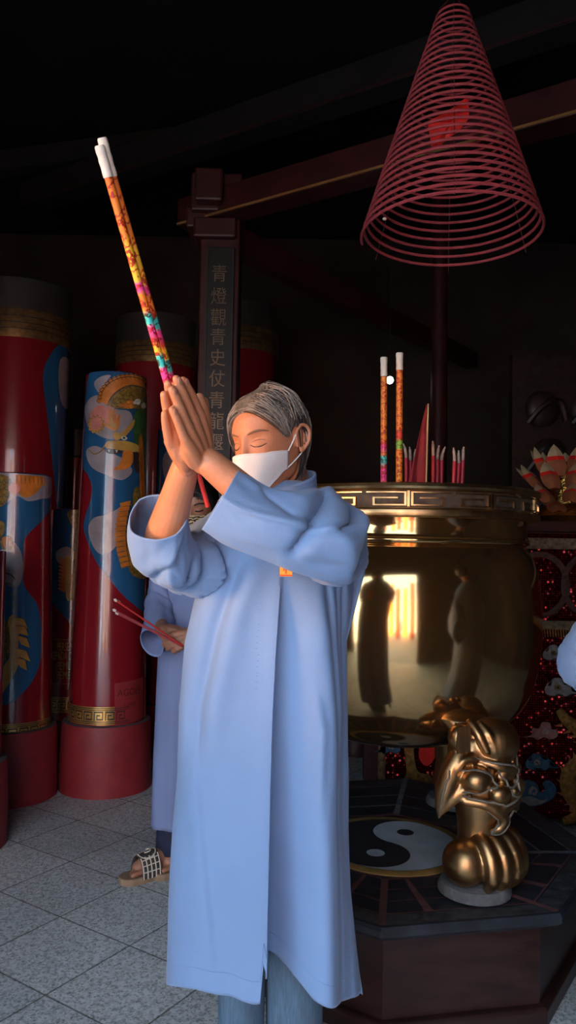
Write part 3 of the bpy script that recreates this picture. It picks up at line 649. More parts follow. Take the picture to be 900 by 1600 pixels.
    mb = MB(); mb.loft([[(.005+r*math.cos(2*PI*k/40)*1.02, .026+max(0,z-.43)*1.2+r*.9*math.sin(2*PI*k/40), z) for k in range(40)] for r, z in ((.066,.43),(.070,.448),(.076,.458),(.079,.464),(.076,.469),(.064,.472),(.050,.54))]); mb.build('collar', BRONZE, e)
    if True:
        mb = MB()
        for k in range(9):
            a = -.9+1.8*k/8; mb.tube([(-.088+.030*math.sin(a)-.012,-.05-.006*math.cos(a),.432-.032),(-.100+.030*math.sin(a),-.054,.440),(-.092+.026*math.sin(a),-.048,.466)], .0022, 5)
        mb.build('shell_ribs', BRONZE, e)
    return e
for k in range(3): lion_leg(R_(-69.5+120*k), .445 if k == 0 else .40)

# ------------------------------------------------------------------ what stands in the ash
def on_ash(px, d): p = W(px, 748, d); return Vector((p.x, p.y, 1.409))
def ramp_mat(name, stops, rough=.5):
    m = mat(name, (.5,.2,.05), rough); nt = m.node_tree; N = nt.nodes; L = nt.links; b = N['Principled BSDF']
    tc = N.new('ShaderNodeTexCoord'); sx = N.new('ShaderNodeSeparateXYZ'); L.new(tc.outputs['Generated'], sx.inputs['Vector'])
    nz = N.new('ShaderNodeTexNoise'); nz.inputs['Scale'].default_value = 90; nz.inputs['Detail'].default_value = 3; L.new(tc.outputs['Object'], nz.inputs['Vector'])
    ad = N.new('ShaderNodeMath'); ad.operation = 'MULTIPLY_ADD'; ad.inputs[1].default_value = .022; L.new(nz.outputs['Fac'], ad.inputs[0]); L.new(sx.outputs['Z'], ad.inputs[2])
    rp = N.new('ShaderNodeValToRGB'); e = rp.color_ramp.elements
    while len(e) > 1: e.remove(e[-1])
    e[0].position = stops[0][0]; e[0].color = (*stops[0][1], 1)
    for p, c in stops[1:]:
        q = e.new(p); q.color = (*c, 1)
    L.new(ad.outputs[0], rp.inputs['Fac'])
    wv = N.new('ShaderNodeTexWave'); wv.wave_type = 'BANDS'; wv.bands_direction = 'Z'; wv.inputs['Scale'].default_value = 14; wv.inputs['Distortion'].default_value = 9; wv.inputs['Detail'].default_value = 2; wv.inputs['Detail Scale'].default_value = 6
    L.new(tc.outputs['Object'], wv.inputs['Vector'])
    r2 = N.new('ShaderNodeValToRGB'); r2.color_ramp.elements[0].position = .08; r2.color_ramp.elements[1].position = .32; r2.color_ramp.elements[0].color = (.45,.06,.03,1); r2.color_ramp.elements[1].color = (1,1,1,1)
    L.new(wv.outputs['Fac'], r2.inputs['Fac'])
    x = N.new('ShaderNodeMix'); x.data_type = 'RGBA'; x.blend_type = 'MULTIPLY'; x.inputs['Factor'].default_value = 1; L.new(rp.outputs['Color'], x.inputs[6]); L.new(r2.outputs['Color'], x.inputs[7])
    L.new(x.outputs[2], b.inputs['Base Color']); return m
OR_, YE_, PK_, TL_, RD_ = (.85,.22,.02), (.90,.46,.03), (.85,.05,.28), (.05,.55,.50), (.70,.05,.03)
JOSS = ramp_mat('printed_joss_wrap', [(0,YE_),(.09,YE_),(.12,RD_),(.15,PK_),(.19,PK_),(.205,TL_),(.25,TL_),(.265,YE_),(.30,YE_),(.32,RD_),(.36,PK_),(.385,PK_),(.40,TL_),(.44,TL_),(.46,OR_),(.53,OR_),(.545,PK_),(.575,PK_),(.59,YE_),(.72,YE_),(.78,OR_),(1,(.75,.16,.02))])
JOSS2 = ramp_mat('printed_joss_wrap_coil', [(0,PK_),(.08,PK_),(.10,TL_),(.14,TL_),(.15,(.75,.6,.05)),(.19,PK_),(.27,PK_),(.29,RD_),(.33,TL_),(.37,TL_),(.39,OR_),(.45,PK_),(.48,RD_),(.52,OR_),(1,(.80,.25,.03))])
JOSS3 = ramp_mat('printed_joss_wrap_green', [(0,YE_),(.40,OR_),(.42,(.2,.5,.05)),(.47,(.2,.5,.05)),(.49,RD_),(.54,RD_),(.56,OR_),(1,OR_)])
def joss(a, b, r, tipf, wrap, label, group, handle=0., tipr=None):
    """giant joss stick from its foot a to its tip b"""
    a = Vector(a); b = Vector(b); ax = (b-a); Ln = ax.length
    o = empty('joss_stick', a, label, 'incense stick', group); o.rotation_mode = 'QUATERNION'; o.rotation_quaternion = ax.to_track_quat('Z', 'Y')
    z0 = handle*Ln; z1 = Ln*(1-tipf)
    mb = MB(); mb.lathe([(.001,z0),(r,z0+.001)]+[(r*(1+.012*math.sin(k*2.1)), z0+(z1-z0)*k/30) for k in range(1, 30)]+[(r,z1)], n=20); mb.build('printed_wrap', wrap, o)
    mb = MB(); tr = tipr or r*1.04
    mb.lathe([(tr,z1-.001),(tr*1.05,z1+.1*(Ln-z1)),(tr*.97,z1+.3*(Ln-z1)),(tr*1.06,z1+.5*(Ln-z1)),(tr*.96,z1+.62*(Ln-z1)),(tr*1.08,z1+.8*(Ln-z1)),(tr*1.04,Ln-.002),(tr*.85,Ln),(.001,Ln)], n=20); mb.build('paper_tip', CREAMW, o)
    if handle: mb = MB(); mb.lathe([(.001,0),(.0042,.001),(.0045,z0+.002)], n=14); mb.build('red_handle', STICKR, o)
    return o
J = 'giant joss sticks standing in the urn'
joss(on_ash(600,2.50), W(600,558,2.48), .0105, .13, JOSS2, 'left of two giant joss sticks standing in the urn, pink and teal at its foot', J)
joss(on_ash(624,2.44), W(624.5,551,2.42), .0105, .115, JOSS3, 'right of two giant joss sticks standing in the urn, mostly orange with a green band', J)
# bundles of thin red incense
wordy = {0: 'left', 1: 'middle', 2: 'right'}
for gi, (xs, tops, lean, d) in enumerate((((635,641.5,648), (693,698,702), -.5, 2.55), ((677,683.5,690), (689,696,698), 0, 2.5), ((709,715.5,722), (700,704,698), 3.5, 2.5))):
    for k in range(3):
        b = on_ash(xs[k]-lean*.4, d+.012*(k-1)); t = W(xs[k]+lean*.6, tops[k], d+.012*(k-1)); ax = t-b; Ln = ax.length
        o = empty('red_candle', b, '%s stick of the %s trio of burnt red incense candles in the urn' % (('left','middle','right')[k], ('left','middle','right')[gi]), 'candle', 'burnt red candles in the urn')
        o.rotation_mode = 'QUATERNION'; o.rotation_quaternion = ax.to_track_quat('Z', 'Y')
        mb = MB(); mb.lathe([(.001,0),(.0062,.001),(.0064,Ln*.75),(.0058,Ln*.76),(.001,Ln*.76)], n=14); mb.build('red_stem', CANR, o)
        s_ = (k-1)*.004+(.003 if gi == 1 else -.002)
        mb = MB(); mb.tube(catmull([(0,0,Ln*.75),(s_*.3,0,Ln*.85),(s_,.001,Ln*.94),(s_*1.8,0,Ln)], 4), [.0052]*5+[.0048]*4+[.003]*4, 10); mb.build('burnt_tip', mat('burnt_ash_tip%d%d' % (gi, k), (.42,.33,.27), .9, var=.3, scale=90), o)
# triangular red flag on a thin pole
b = on_ash(665.5, 2.42); t = W(669, 631, 2.42); fl = empty('pennant', b, 'dark red triangular pennant on a thin pole among the candles in the urn', 'flag')
mb = MB(); mb.tube([(0,0,0), t-b], .0028, 8); mb.build('pole', WOODP, fl)
mb = MB(); rows = []
for k in range(17):
    q = k/16; p = (t-b)*(1-q*.93); w = .005+q*.062; rows.append([p+Vector((-w*j/6, .010*math.sin(j*1.3+q*5)*j/6, -.004*j/6)) for j in range(7)])
mb.loft(rows, False); mb.build('cloth', FLAGR, fl, solid=.0012)
b = W(795, 757, 2.62); mb = MB(); mb.box((0,0,.027), (.036,.03,.054)); o = mb.build('incense_box', mat('dark_red_tin', (.16,.03,.02), .35, var=.2), smooth=False, bevel=.003); o.location = (b.x,b.y,1.4)
tag(o, 'small dark red tin with pale label standing at the right of the urn', 'tin')
mb = MB(); mb.box((0,-.0157,.028), (.012,.001,.034)); mb.build('pale_label', mat('tin_label', (.55,.33,.22), .6), o, smooth=False)

# ------------------------------------------------------------------ hanging incense coil
ci = W(705, 365, 2.6); top = W(708, 17, 2.66)
coil = empty('incense_coil', ci, 'big cone shaped red spiral incense coil hanging at the upper right', 'incense coil')
ax = (top-ci); ez = ax.normalized(); tilt = Vector((.045,0,0)); TUR = 29; NP = 56
exx = (Vector((1,0,.085))-ez*ez.dot(Vector((1,0,.085)))).normalized(); eyy = ez.cross(exx)
def cone(q, a, k=1.):
    r = (.303*(1-q)+.049*q)*k
    qz = q**1.0; sag = -.012*(1-q)**6
    return ax*qz+exx*(r*math.cos(a))+eyy*(r*math.sin(a))+Vector((0,0,sag))
mb = MB(); P = [cone(i/(TUR*NP), 2*PI*i/NP+2.9) for i in range(TUR*NP+1)]
mb.tube(P, [.0040+.0014*max(0, 1-i/(TUR*NP)*1.2) for i in range(len(P))], 6); mb.build('spiral', INC, coil, sharp=None)
for k in range(6):
    a = k*2*PI/6+.35; Q = [cone(q, a, 1.0) for q in np.linspace(-.004, 1.0, 30)]
    mb = MB(); mb.tube(Q, .0016, 5); mb.build('string', THREAD, coil)
mb = MB(); mb.tube([ax+exx*.049, ax+ez*.06, ax-exx*.049], .0022, 6); mb.tube([ax+ez*.06, Vector((ax.x, ax.y, ZC-ci.z))], .0022, 6); mb.build('hanger', THREAD, coil)
def onc(px, py, dd): return W(px, py, dd)-ci
pp = [(668,190),(690,178),(712,166),(731,150),(733,172),(732,186),(716,206),(702,214),(690,226),(674,229)]
mb = MB(); vs = [onc(x, y, 2.50+.03*math.sin(i)) for i, (x, y) in enumerate(pp)]; cc = sum(vs, Vector())/len(vs)
mb.add(vs+[cc], [(i, (i+1) % len(vs), len(vs)) for i in range(len(vs))]); mb.build('red_paper_slip', PAPERR, coil, smooth=False, solid=.001)
p = onc(601, 342, 2.48); mb = MB(); mb.ball(p, (.007,.006,.005), 10); mb.build('spark_tip', mat('pale_spark_colour', (.7,.62,.5), .9), coil)  # spark at the burning end, its glow put in as a pale colour

# ------------------------------------------------------------------ altar with sequin cloth
AY = 3.52; ax0 = W(587, 1180, AY).x; ax1 = 2.7; AZ = W(860, 814, AY).z
alt = empty('altar_table', (ax0, AY, 0), 'altar table draped in a red sequined cloth behind and right of the urn', 'altar')
mb = MB(); mb.box(((ax1-ax0)/2, .40, AZ-.025), (ax1-ax0+.04, .86, .05)); mb.box(((ax1-ax0)/2, .40, AZ-.07), (ax1-ax0, .82, .05)); mb.build('table_top', mat('altar_wood', (.050,.012,.010), .4, var=.3), alt, smooth=False, bevel=.006)
for x in (.06, (ax1-ax0)-.06):
    for y in (.06, .74): mb = MB(); mb.box((x, y, (AZ-.09)/2), (.09,.09,AZ-.09)); mb.build('leg', DKRED, alt, smooth=False)
def sequin():
    m = mat('red_sequins', (.20,.006,.012), .22, metal=.7, var=.3, scale=30); nt = m.node_tree; N = nt.nodes; L = nt.links; b = N['Principled BSDF']
    tc = N.new('ShaderNodeTexCoord'); sc = N.new('ShaderNodeVectorMath'); sc.operation = 'SCALE'; sc.inputs['Scale'].default_value = 95; L.new(tc.outputs['Object'], sc.inputs[0])
    fl = N.new('ShaderNodeVectorMath'); fl.operation = 'FLOOR'; L.new(sc.outputs[0], fl.inputs[0])
    fr = N.new('ShaderNodeVectorMath'); fr.operation = 'FRACTION'; L.new(sc.outputs[0], fr.inputs[0])
    sp = N.new('ShaderNodeSeparateXYZ'); L.new(fl.outputs[0], sp.inputs[0]); cb = N.new('ShaderNodeCombineXYZ'); L.new(sp.outputs['X'], cb.inputs['X']); L.new(sp.outputs['Z'], cb.inputs['Z'])
    wn = N.new('ShaderNodeTexWhiteNoise'); wn.noise_dimensions = '3D'; L.new(cb.outputs[0], wn.inputs['Vector'])
    # each sequin tilted its own way
    sb = N.new('ShaderNodeVectorMath'); sb.operation = 'SUBTRACT'; sb.inputs[1].default_value = (.5,.5,.5); L.new(wn.outputs['Color'], sb.inputs[0])
    s2 = N.new('ShaderNodeVectorMath'); s2.operation = 'SCALE'; s2.inputs['Scale'].default_value = .9; L.new(sb.outputs[0], s2.inputs[0])
    ge = N.new('ShaderNodeNewGeometry'); ad = N.new('ShaderNodeVectorMath'); ad.operation = 'ADD'; L.new(ge.outputs['Normal'], ad.inputs[0]); L.new(s2.outputs[0], ad.inputs[1])
    nm = N.new('ShaderNodeVectorMath'); nm.operation = 'NORMALIZE'; L.new(ad.outputs[0], nm.inputs[0]); L.new(nm.outputs[0], b.inputs['Normal'])
    # round sequin on dark mesh
    s3 = N.new('ShaderNodeVectorMath'); s3.operation = 'SUBTRACT'; s3.inputs[1].default_value = (.5,.5,.5); L.new(fr.outputs[0], s3.inputs[0])
    p2 = N.new('ShaderNodeSeparateXYZ'); L.new(s3.outputs[0], p2.inputs[0])
    c2 = N.new('ShaderNodeCombineXYZ'); L.new(p2.outputs['X'], c2.inputs['X']); L.new(p2.outputs['Z'], c2.inputs['Z'])
    ln = N.new('ShaderNodeVectorMath'); ln.operation = 'LENGTH'; L.new(c2.outputs[0], ln.inputs[0])
    rp = N.new('ShaderNodeValToRGB'); rp.color_ramp.elements[0].position = .36; rp.color_ramp.elements[1].position = .46
    rp.color_ramp.elements[0].color = (.34,.005,.008,1); rp.color_ramp.elements[1].color = (.016,.002,.003,1); L.new(ln.outputs['Value'], rp.inputs['Fac']); L.new(rp.outputs['Color'], b.inputs['Base Color'])
    return m
SEQ = sequin()
def cloth_grid(x0, x1, z0, z1, y, nx=90, nz=30, amp=.006):
    rows = []
    for j in range(nz+1):
        z = z0+(z1-z0)*j/nz
        rows.append([(x0+(x1-x0)*i/nx, y-amp*math.sin(i/nx*(x1-x0)*22)*(1-j/nz)-.002*math.sin(i*.9), z) for i in range(nx+1)])
    return rows
mb = MB(); mb.loft(cloth_grid(0, ax1-ax0, .06, AZ-.06, -.024), False); mb.build('sequined_cloth', SEQ, alt, solid=.003)
ZA = lambda py: W(860, py, AY).z
def strip(name, y0, y1, m, off):
    mb = MB(); mb.loft(cloth_grid(0, ax1-ax0, ZA(y1), ZA(y0), off, 90, 3, .002), False); mb.build(name, m, alt, solid=.004)
strip('brocade_band', 841, 858, CLOTHB, -.036); strip('brocade_band', 968, 982, CLOTHB, -.038)
mb = MB(); 
for i in range(190): x = i*.012; mb.tube([(x,-.040,ZA(981)),(x+.002,-.042,ZA(993))], .0035, 5)
mb.build('gold_fringe', EMBG, alt); alt.children[-1]['kind'] = 'stuff'
mb = MB(); mb.loft([[(0+w*j/2, -.040, ZA(840)-(ZA(840)-.08)*i/20) for j in range(3) for w in (.034,)] for i in range(21)], False); mb.build('brocade_edge', CLOTHB, alt, solid=.004)
def emb(name, polys, parent=alt):
    mb = MB(); ms = []
    for pts, m in polys:
        if m not in ms: ms.append(m)
        q = [W(x, y, AY-.04)-Vector((ax0, AY, 0)) for x, y in pts]
        vs, fs = fill2d(smooth_poly([(p.x, p.z) for p in q], 4), .2); i = ms.index(m); off = -.040-.003*(len(mb.f) > 0)
        mb.add([(a, off, b) for a, b in vs], fs, i)
    return mb.build(name, ms, parent, smooth=False, solid=.004)
def cloud(cx, cy, s, fl=1):
    return [(cx+fl*x*s, cy+y*s) for x, y in ((-1.6,.5),(-.9,.3),(-.8,-.25),(-.3,-.2),(0,-.7),(.6,-.65),(.75,-.15),(1.15,-.1),(1.2,.4),(.7,.65),(.1,.5),(-.4,.7),(-.8,.5))]
def spiral(cx, cy, s, fl=1):
    return [(cx+fl*x*s, cy+y*s) for x, y in ((-.3,.2),(-.2,-.2),(.1,-.3),(.35,-.1),(.3,.2),(.1,.3),(.0,.12),(.15,.1),(.2,0),(.1,-.12),(-.05,-.05),(-.1,.2))]
for cx, cy, s, fl, m in ((866,1019,17,-1,EMBL),(872,1072,20,-1,EMBL),(843,1139,19,1,EMBP),(838,1186,18,-1,EMBB),(605,1163,15,1,EMBB)):
    emb('embroidered_cloud', [(cloud(cx, cy, s, fl), m), (spiral(cx+fl*4, cy, s*.8, fl), MATS['grey_embroidery'] if m is not EMBL else CLOTHB)])
emb('embroidered_wave', [([(796,1242),(800,1222),(816,1214),(832,1218),(838,1232),(846,1228),(842,1218),(852,1214),(862,1224),(860,1238),(846,1248),(826,1254),(806,1254)], EMBB), (spiral(826,1230,22), EMBL), ([(800,1244),(820,1238),(840,1244),(850,1240),(838,1250),(812,1251)], EMBL)])
mb = MB(); q_ = [W(x, y, AY-.04)-Vector((ax0, AY, 0)) for x, y in ((868,1106),(880,1122),(902,1140),(914,1165),(900,1188),(884,1205),(884,1232),(898,1248),(892,1268),(872,1276))]
P = catmull([(p.x,-.044,p.z) for p in q_], 6); mb.tube(P, [.012+.030*math.sin(PI*(i+2)/(len(P)+3)) for i in range(len(P))], 10, flat=.35); mb.build('embroidered_dragon', EMBG, alt)
k_ = len(P)
for i in range(6, k_-4, 3): d_ = (P[i+1]-P[i-1]).normalized(); n_ = Vector((d_.z,0,-d_.x)); mb = MB(); mb.tube([P[i]+n_*.03, P[i]+n_*.055-d_*.02], [.008,.002], 5); mb.build('dragon_fin', PETALR, alt)
emb('embroidered_dragon', [([(628,1140),(646,1140),(644,1170),(650,1200),(668,1206),(672,1222),(640,1222),(622,1220),(632,1205),(630,1175)], EMBG), ([(655,1158),(672,1155),(678,1175),(664,1192),(652,1180)], PAPERR)])
for cx in (842, 925):
    pts = []
    mb = MB(); P = [W(cx+44*math.cos(a), 914+48*math.sin(a), AY-.04)-Vector((ax0, AY, 0)) for a in np.linspace(0, 2*PI, 50)]
    mb.tube(P, .014, 8, flat=.3); mb.build('embroidered_roundel', mat('dull_roundel%d' % cx, (.09,.04,.03), .8, var=.4, scale=60), alt)
mb = MB()
for k in range(5):
    z = ZA(1128+k*24); mb.tube(catmull([(W(788,1,AY).x-ax0,-.044,z),(W(803,1,AY).x-ax0,-.048,z+.012),(W(810,1,AY).x-ax0,-.046,z-.02)], 4), .012, 6, flat=.4)
mb.build('gold_scallops', EMBG, alt)
# lotus of folded paper on the altar
lp = W(884, 814, AY+.22); lo = empty('paper_lotus', (lp.x, lp.y, AZ), 'paper lotus offering with pale pointed petals at the right end of the altar', 'offering')
mb = MB(); mb.lathe([(.001,0),(.17,0),(.19,.03),(.15,.06),(.08,.09),(.05,.28),(.001,.30)], n=32); mb.build('foil_core', FOIL, lo)
def petal_mb(L, w):
    mb = MB(); rows = []
    for i in range(9):
        q = i/8; ww = w*math.sin(PI*min(1, .18+q*.82))**.8*(1 if q < .99 else .05); y = -.30*L*q*q
        rows.append([(ww*(j/4-1)*1., y+abs(j/4-1)*ww*-.55, L*q) for j in range(9)])
    n = 9
    for a in range(8):
        o = len(mb.v); mb.add(rows[a]+rows[a+1], [(j, j+1, n+j+1, n+j) for j in range(n-1)], 1 if a < 4 else (2 if a == 4 else 0))
    return mb
pet = petal_mb(.15, .044).mesh('petal', [PETAL, PETALR, PAPERR], True); kk = 0
for ring, (num, r, z, tilt, s_) in enumerate(((11,.175,.055,58,1.0),(11,.15,.10,46,1.0),(10,.12,.165,30,1.05),(9,.085,.225,14,1.05))):
    for k in range(num):
        a = 2*PI*(k+.5*(ring % 2))/num+.2
        o = bpy.data.objects.new('petal', pet); COL.objects.link(o); o.parent = lo
        o.location = (r*math.cos(a), r*math.sin(a), z); o.scale = (s_, s_, s_)
        o.rotation_euler = (Matrix.Rotation(a+PI/2, 3, 'Z') @ Matrix.Rotation(R_(tilt), 3, 'X')).to_euler()
# carved screen in the dark behind the altar
sc = MB(); sx = W(880,700,5.2); sc.box((0,0,0), (1.6,.08,2.6))
for i in range(5):
    for j in range(7):
        sc.ball((-.6+i*.3+.05*(j % 2), -.05, -1.0+j*.32), (.12,.05,.13), 14)
        sc.tube(catmull([(-.7+i*.3,-.07,-1.1+j*.32),(-.62+i*.3,-.10,-1.0+j*.32),(-.5+i*.3,-.09,-.95+j*.32),(-.45+i*.3,-.07,-1.08+j*.32)], 4), .02, 6)
o = sc.build('carved_screen', mat('sooty_carving', (.030,.014,.010), .45, metal=.2, var=.6, scale=20), smooth=True); o.location = (sx.x+.45, 5.2, 1.3)
tag(o, 'sooty carved wooden screen in the dark behind the altar', 'screen')
# ------------------------------------------------------------------ people
SKIN = mat('warm_skin', (.52,.210,.105), .48, var=.10, scale=14, bump=.10, bscale=160, sss=.12)
SKIN2 = mat('deeper_skin', (.36,.165,.10), .5, var=.12, scale=14, bump=.08, bscale=160, sss=.08)
ROBE = mat('sky_blue_cotton', (.162,.265,.460), .82, var=.05, scale=5, bump=.10, bscale=320, sheen=.15)
ROBE2 = mat('grey_blue_cotton', (.20,.265,.48), .85, var=.06, scale=5, bump=.10, bscale=320)
SEAM = mat('blue_stitching', (.16,.24,.46), .85)
DENIM = mat('faded_denim', (.075,.135,.205), .9, var=.22, scale=60, bump=.2, bscale=200, stretch=(4,4,.35))
NAVY = mat('navy_trouser', (.016,.024,.060), .85, var=.2, scale=30)
MASKW = mat('white_face_mask', (.80,.78,.77), .85, var=.03, bump=.12, bscale=60)
LOOP = mat('ear_loop', (.80,.80,.80), .8)
LASH = mat('lash_dark', (.03,.016,.012), .6)
BROW = mat('brow_hair', (.20,.10,.06), .8)
HAIRG = mat('greying_hair', (.150,.122,.100), .5, var=.5, scale=55, stretch=(1,1,.15), bump=.5, bscale=160)
HAIRD = mat('dark_hair', (.035,.028,.026), .45, var=.5, scale=60)
HAIRW = mat('silver_strand', (.34,.30,.26), .45, var=.2, scale=30)
HAIRB = mat('black_hair', (.012,.010,.010), .45, var=.4, scale=60)
NAIL = mat('nail', (.50,.22,.13), .65)
def pick(zs, vs, z): return float(np.interp(z, zs, vs))
HZ = [-.118,-.112,-.100,-.082,-.060,-.035,-.010,.015,.040,.062,.080,.096,.108,.115]
HW = [.014,.028,.041,.051,.059,.0655,.0695,.0720,.0725,.0690,.0610,.0470,.0295,.010]
HF = [-.066,-.080,-.087,-.089,-.090,-.090,-.089,-.089,-.088,-.083,-.0725,-.055,-.034,-.012]
HB = [-.040,-.020,.000,.024,.048,.070,.086,.095,.096,.090,.079,.060,.038,.014]
def G(x, z, cx, cz, sx, sz): return math.exp(-((x-cx)/sx)**2-((z-cz)/sz)**2)
def feat(x, z):
    n = pick([-.046,-.038,-.030,-.018,.0,.018,.034], [0,.012,.021,.0165,.010,.0055,0], z)*math.exp(-(x/pick([-.04,-.02,.02],[.014,.0095,.009],z))**2)
    f = n
    for s in (-1, 1):
        f += .0065*G(x,z,s*.0135,-.033,.007,.007) - .0085*G(x,z,s*.031,.008,.018,.012) + .0075*G(x,z,s*.032,.003,.0135,.0095)
        f += .0035*G(x,z,s*.032,.030,.020,.007) + .005*G(x,z,s*.043,-.022,.017,.015) - .004*G(x,z,s*.050,-.058,.014,.020)
        f -= .0022*G(x,z,s*.032,-.0045,.014,.0022)
    f += .005*G(x,z,0,-.062,.022,.013) + .004*G(x,z,0,-.056,.016,.004) - .004*G(x,z,0,-.0615,.022,.0022) + .004*G(x,z,0,-.068,.014,.004) + .005*G(x,z,0,-.100,.016,.010) - .003*G(x,z,0,-.082,.02,.006)
    return f
def head_pt(az, z, off=0., feats=True):
    w, f, b = pick(HZ,HW,z), pick(HZ,HF,z), pick(HZ,HB,z); yc = .012 if z > -.08 else pick([-.118,-.08],[-.053,.012],z)
    s, c = math.sin(az), math.cos(az)
    x = w*math.copysign(abs(s)**.92, s); D = (yc-f) if c > 0 else (b-yc); y = yc-D*math.copysign(abs(c)**.92, c)
    p = Vector((x, y, z))
    if feats and c > 0: p.y -= feat(x, z)
    if off:
        n = Vector((math.sin(az)/max(w,.02), -math.cos(az)/max(D,.02), 0)).normalized()
        up = smoothstep(.045,.115,z); n = (n*(1-up)+Vector((x*4,y*3,1))*up).normalized(); p += n*off
    return p
def head_mb():
    mb = MB(); zs = np.concatenate([np.linspace(-.118,-.05,26), np.linspace(-.048,.04,56), np.linspace(.043,.115,22)])
    mb.loft([[head_pt(2*PI*k/150, z) for k in range(150)] for z in zs], True, (True, True))
    for s in (-1, 1):
        ex = s*.073; c = Vector((ex, .018, -.004))
        # ear: helix rim, concha, lobe
        tilt = s*.22
        def e(y, z, o): return c+Vector((s*(o+.30*(y+.012)), y, z))
        mb.capsule([e(-.010,-.016,.002),e(-.011,.008,.004),e(-.002,.027,.007),e(.012,.029,.009),e(.021,.016,.010),e(.019,-.004,.009),e(.011,-.018,.006),e(.002,-.026,.003)], [.0036,.0040,.0044,.0046,.0046,.0042,.0042,.0050], 10)
        mb.capsule([e(.008,.018,.003),e(.012,.004,.003),e(.008,-.008,.003)], [.0036,.0040,.0034], 8)
        mb.ball(e(.004,.003,-.003), (.006,.018,.026), 14); mb.ball(e(-.001,-.026,.003), (.005,.0075,.0075), 12); mb.ball(e(-.010,-.003,.002), (.004,.004,.006), 10)
    return mb
def hand_mb(curl=(4,4,4,6), spread=(3,0.5,-2,-5), thumb=None, mid=1.15, k=1.0):
    """hand in its own frame: wrist at 0, fingers +Y, thumb side +X, back +Z"""
    mb = MB(); nails = []; ks = [(.027,.083),(.0075,.088),(-.012,.084),(-.030,.073)]; Ls = (.068,.076,.071,.055); rs = (.0088,.0091,.0086,.0077)
    for i, ((x, y), L, r) in enumerate(zip(ks, Ls, rs)):
        mb.capsule([(x*.42,.002,0),(x*.8,.045,.003),(x,y,.0025)], [.0135,.0118,r*1.12], 12)
        a = R_(curl[i]); sp = R_(spread[i]); p = Vector((x,y,.0025)); pts = [p]; ang = 0
        for fr, kk in ((.46,1.),(.30,mid),(.24,mid*.8)):
            ang += a*kk; d = Vector((math.sin(sp)*-1*math.cos(ang) if False else math.sin(-sp)*math.cos(ang)*-1, math.cos(sp)*math.cos(ang), -math.sin(ang)))
            p = p+d*L*fr; pts.append(p)
        mb.capsule(pts, [r*1.10,r*1.0,r*.92,r*.74], 12, sub=3)
        nd = (pts[3]-pts[2]).normalized(); nails.append((pts[3]-nd*.005+Vector((0,nd.z*-.3,1)).normalized()*(r*.62), r))
        mb.ball(pts[1], (r*1.06,r*1.1,r*1.02), 12); mb.ball((x,y,.005), (r*1.05,r*1.3,r*.95), 12)
    for (x, y) in ks: mb.capsule([(x*.55,.030,.0085),(x*.85,.062,.0100),(x,y-.004,.0095)], [.0028,.0034,.0040], 8)
    mb.ball((-.001,.048,-.003), (.037,.046,.0125), 20); mb.ball((.018,.028,-.008), (.018,.030,.014), 16); mb.ball((-.022,.035,-.006), (.013,.034,.012), 16)
    t = thumb or [(.020,.012,-.006),(.039,.042,-.011),(.046,.070,-.011),(.047,.098,-.009)]
    mb.capsule(t, [.0140,.0120,.0100,.0076], 12)
    mb.nails = nails; return mb
def frame(o, y, z):
    """matrix with origin o, +Y along y, +Z near z"""
    y = Vector(y).normalized(); z = Vector(z); z = (z-y*z.dot(y)).normalized(); x = y.cross(z)
    m = Matrix((x, y, z)).transposed().to_4x4(); m.translation = o; return m
def merge(a, b, Mx=None):
    a.add([Mx @ Vector(v) for v in b.v] if Mx else b.v, b.f, 0)
def sections(mb, secs, n=56, sub=6, wr=0.0, seed=0., cap=(False, False), pinch=None, sq=1.0):
    """cloth tube through sections (top point, bottom point, half thickness)"""
    T = catmull([s[0] for s in secs], sub); B = catmull([s[1] for s in secs], sub); m = catmull([(s[2],0,0) for s in secs], sub)
    k = len(T); mids = [(a+b)/2 for a, b in zip(T, B)]; rings = []; prev = None
    for i in range(k):
        t = (mids[min(i+1,k-1)]-mids[max(i-1,0)]).normalized(); h = (T[i]-B[i])/2; nn = t.cross(h).normalized()
        if prev is not None and nn.dot(prev) < 0: nn = -nn
        prev = nn; ring = []
        for j in range(n):
            a = 2*PI*j/n; c, s = math.cos(a), math.sin(a)
            p = mids[i]+h*math.copysign(abs(c)**sq, c)+nn*m[i].x*math.copysign(abs(s)**sq, s)
            if wr:
                q = noise.noise(Vector((c*1.6+seed, s*1.6, i/k*2.2)))+.6*noise.noise(Vector((c*3.2+seed, s*3.2+4, i/k*6.)))+.5*(1-abs(noise.noise(Vector((c*2+seed+9, s*2, i/k*5+c*1.5))))*2.4)
                p += (h.normalized()*c*.8+nn*s).normalized()*wr*q*min(1, .2+i/k*3)
            if pinch: p += pinch(i/(k-1), a, h, nn)
            ring.append(p)
        rings.append(ring)
    mb.loft(rings, True, cap)
def person_root(name, loc, label, cat='person'):
    return name, Vector(loc), label, cat
def finish_body(info, mb, m, size):
    name, loc, label, cat = info
    mb.xform(Matrix.Translation(-loc)); o = voxel_object(name, mb, m, size, None, 3); o.location = loc; tag(o, label, cat); return o

